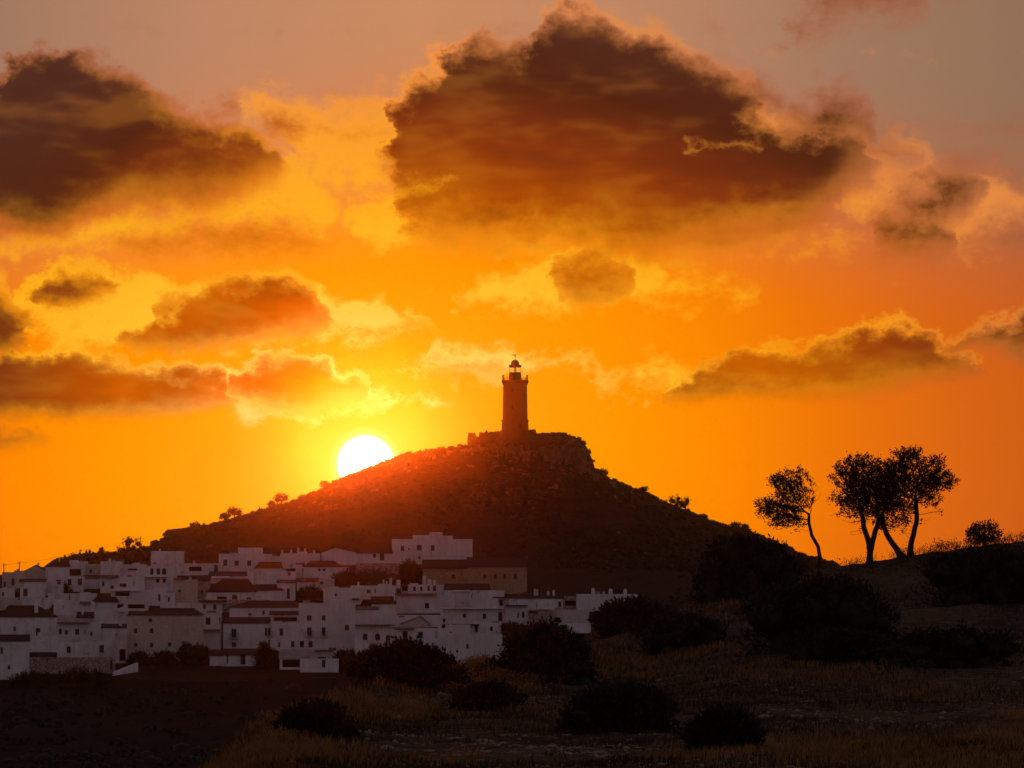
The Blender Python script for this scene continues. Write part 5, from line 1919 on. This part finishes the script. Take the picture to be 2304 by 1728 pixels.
def tree(base_px, trunks_px, blobs_px, label, seed, r0, Yt, leaf=.13, per_tip=9, name='tree', depth=.75, ox=1640, oy=960, sc=3.331, npts=650):
    """all pixel lists in the enlarged-crop coordinates of the tree group"""
    rng = np.random.default_rng(seed)

    def L(x, y, dy=0.0):
        p = P(ox + x / sc, oy + y / sc, Yt)
        return np.array([p.x, p.y + dy, p.z])
    b = L(*base_px)
    gz = float(near_z(b[0], Yt))
    org = np.array([b[0], Yt, gz])
    trunks = []
    for tr in trunks_px:
        q = []
        for i, p in enumerate(tr):
            if isinstance(p, int):
                q.append(p)
            else:
                q.append(L(*p) - org)
        if not isinstance(tr[0], int):
            q[0] = np.array([q[0][0], q[0][1], -.25])
        trunks.append(q)
    s = Yt / F0 / sc
    blobs = [(L(x, y, dy * s) - org, (rx * s * 1.13, rx * s * depth, ry * s * 1.08), lf) for x, y, rx, ry, dy, lf in blobs_px]
    N, par, lf, nt = grow(trunks, blobs, rng, npts)
    n = len(N)
    # pipe-model thickness
    rad = np.full(n, .0)
    kids = [[] for _ in range(n)]
    for i in range(n):
        if par[i] >= 0:
            kids[par[i]].append(i)
    tip = np.array([len(k) == 0 for k in kids])
    for i in range(n - 1, -1, -1):
        rad[i] = .007 if not kids[i] else (sum(rad[k] ** 2.25 for k in kids[i])) ** (1 / 2.25)
    # order is not strictly topological for the hand-made trunks: settle twice
    for _ in range(2):
        for i in range(n - 1, -1, -1):
            if kids[i]:
                rad[i] = max(rad[i], (sum(rad[k] ** 2.25 for k in kids[i])) ** (1 / 2.25))
    rad = rad * min(1.0, r0 / rad.max()) if rad.max() > r0 else rad
    roots = [i for i in range(nt) if par[i] < 0]
    for i in range(nt):                                          # trunks keep a believable girth and a flared foot
        hgt = max(0, N[i][2])
        rad[i] = max(rad[i], r0 * (1 - .10 * hgt) * (.80 if kids[i] else .5)) * (1 + .55 * math.exp(-hgt * 5))
    t = thing(name, label, 'tree', org)
    trunk, limbs = MB(), MB()
    done = set()
    for i in range(n):
        # chains start at roots and at every side shoot
        if par[i] >= 0 and kids[par[i]][0] == i:
            continue
        ch = [par[i]] if par[i] >= 0 else []
        j = i
        while True:
            ch.append(j)
            if not kids[j]:
                break
            j = kids[j][0]
        rr_ = [rad[q] for q in ch]
        if par[i] >= 0:
            rr_[0] = min(rr_[0], rr_[1] * 1.25)
        big = i < nt
        (trunk if big else limbs).tube([N[q] for q in ch], rr_, 9 if big else 4, cap=big)
    trunk.build('trunk', 'bark', t, True)
    put('branches', limbs.mesh('branches', 'bark', True), t)
    # leaves on the outer twigs
    twig = np.nonzero((rad < .030) & (np.arange(n) >= nt) & (rng.random(n) < np.clip(lf, 0, 1)))[0]
    k = per_tip
    pos = np.repeat(N[twig], k, 0) + rng.normal(0, .085, (len(twig) * k, 3))
    prev = np.repeat(N[twig] - N[par[twig]], k, 0)
    d = prev / (np.linalg.norm(prev, axis=1, keepdims=True) + 1e-9) + np.array([0, 0, .3])
    v, tr = leaf_tris(pos, d, leaf, rng, .55)
    put('crown', np_mesh('crown', v, tr, 'leaf_olive'), t)
    return t


tree((685, 1035), [[(685, 1040), (682, 980), (668, 905), (655, 875), (628, 835), (615, 780), (600, 730), (600, 660)], ],
     [(460, 470, 110, 100, 0, 1), (380, 400, 85, 60, 20, .95), (500, 370, 60, 55, -20, 1), (440, 340, 40, 35, 0, 1), (320, 410, 40, 30, 0, 1), (290, 590, 100, 55, 0, 1), (400, 620, 150, 80, 15, .95), (540, 560, 80, 110, -10, .8),
      (420, 700, 130, 45, 0, .7), (240, 640, 50, 35, 0, 1), (640, 500, 55, 90, 0, .12), (530, 770, 60, 25, 0, .1), (360, 760, 60, 20, 0, .1), (540, 340, 30, 30, 0, .9)],
     'leftmost of the three crest trees, slender trunk leaning left under a swept crown', 11, .13, 299, per_tip=16, leaf=.115, npts=1600)
tree((1055, 1005), [[(1055, 1010), (1058, 940), (1062, 850)], [4, (1030, 800), (1010, 755), (1008, 690), (980, 600)], [4, (1090, 800), (1112, 745), (1120, 690), (1110, 600)]],
     [(890, 300, 95, 70, 0, 1), (980, 290, 100, 80, 0, 1), (1080, 300, 90, 80, 10, 1), (930, 420, 130, 110, 0, 1), (1060, 440, 140, 130, 10, 1), (940, 560, 130, 100, -10, 1), (1080, 600, 130, 110, 0, 1), (1000, 500, 140, 130, -25, 1), (1000, 480, 120, 120, 30, 1),
      (820, 380, 60, 50, 0, .8), (820, 540, 80, 45, 0, .55), (790, 560, 55, 30, 0, .2), (800, 660, 70, 25, 0, .05), (900, 700, 90, 30, 0, .12), (1000, 720, 110, 30, 0, .15), (930, 800, 40, 20, 0, 0), (1150, 720, 90, 60, 0, .45), (1150, 400, 110, 130, 0, 1), (1180, 560, 90, 110, 0, 1)],
     'middle crest tree with a forked trunk and dense dark crown', 12, .20, 300, per_tip=16, leaf=.12, npts=3200)
tree((1330, 965), [[(1318, 975), (1275, 950), (1225, 875), (1180, 800), (1155, 730), (1150, 660)], [(1358, 970), (1358, 930), (1368, 865), (1388, 785), (1408, 700), (1408, 620), (1400, 540)]],
     [(1340, 215, 90, 60, 0, 1), (1400, 190, 50, 40, 0, 1), (1250, 200, 35, 30, 0, .9), (1270, 320, 110, 100, 0, 1), (1390, 310, 100, 100, 10, .95), (1540, 290, 80, 70, 0, 1), (1570, 400, 120, 80, 0, .95), (1450, 440, 130, 110, -10, 1), (1300, 470, 120, 110, 15, 1), (1230, 440, 110, 120, -20, 1),
      (1280, 620, 100, 80, 0, .7), (1200, 560, 100, 100, 0, 1), (1680, 420, 50, 25, 0, .7), (1520, 540, 90, 60, 0, .6), (1560, 630, 60, 40, 0, .06), (1470, 690, 55, 40, 0, .05), (1290, 730, 80, 50, 0, .35), (1250, 780, 60, 30, 0, .1)],
     'rightmost of the three crest trees, twin stems spreading from one foot', 13, .19, 301, per_tip=16, leaf=.12, npts=3200)
tree((1915, 895), [[(1915, 905), (1915, 870)]] + [[2, (1915 + d_ * .5, 835), (1915 + d_, 790)] for d_ in (-75, -40, 0, 40, 80)],
     [(1905, 770, 60, 45, 0, .9), (1840, 800, 60, 40, 0, .9), (1980, 770, 55, 45, 0, .85), (1940, 740, 50, 30, 0, .7), (1880, 740, 45, 25, 0, .7), (1800, 800, 35, 25, 0, .8), (2020, 790, 35, 30, 0, .8), (1850, 840, 70, 35, 0, .9), (1965, 835, 70, 35, 0, .9), (1910, 850, 70, 35, 0, .9), (1910, 800, 110, 60, 0, .9)],
     'small fan-shaped shrub tree alone at the right end of the crest', 14, .045, 303, leaf=.12, per_tip=22, npts=1300)

# ------------------------------------------------------------------ haze volume added for the sun's glare over the hill
def haze():
    m = bpy.data.materials.new('haze')
    m.use_nodes = True
    nt = m.node_tree
    nt.nodes.clear()
    v = nt.nodes.new('ShaderNodeVolumePrincipled')
    v.inputs['Color'].default_value = (0.98, 0.96, 0.94, 1)
    v.inputs['Density'].default_value = HAZE_D
    v.inputs['Anisotropy'].default_value = HAZE_G
    out = nt.nodes.new('ShaderNodeOutputMaterial')
    nt.links.new(v.outputs[0], out.inputs['Volume'])
    MATS['haze'] = m
    mb = MB().box(-6100, 6100, -320, 8100, -38, 66)
    o = mb.build('haze', 'haze')
    tag(o, 'thin warm haze added to carry the sun glare over the hill and village', 'haze', kind='stuff')
    o['kind'] = 'stuff'


HAZE_D, HAZE_G = 3.0e-5, 0.993
haze()
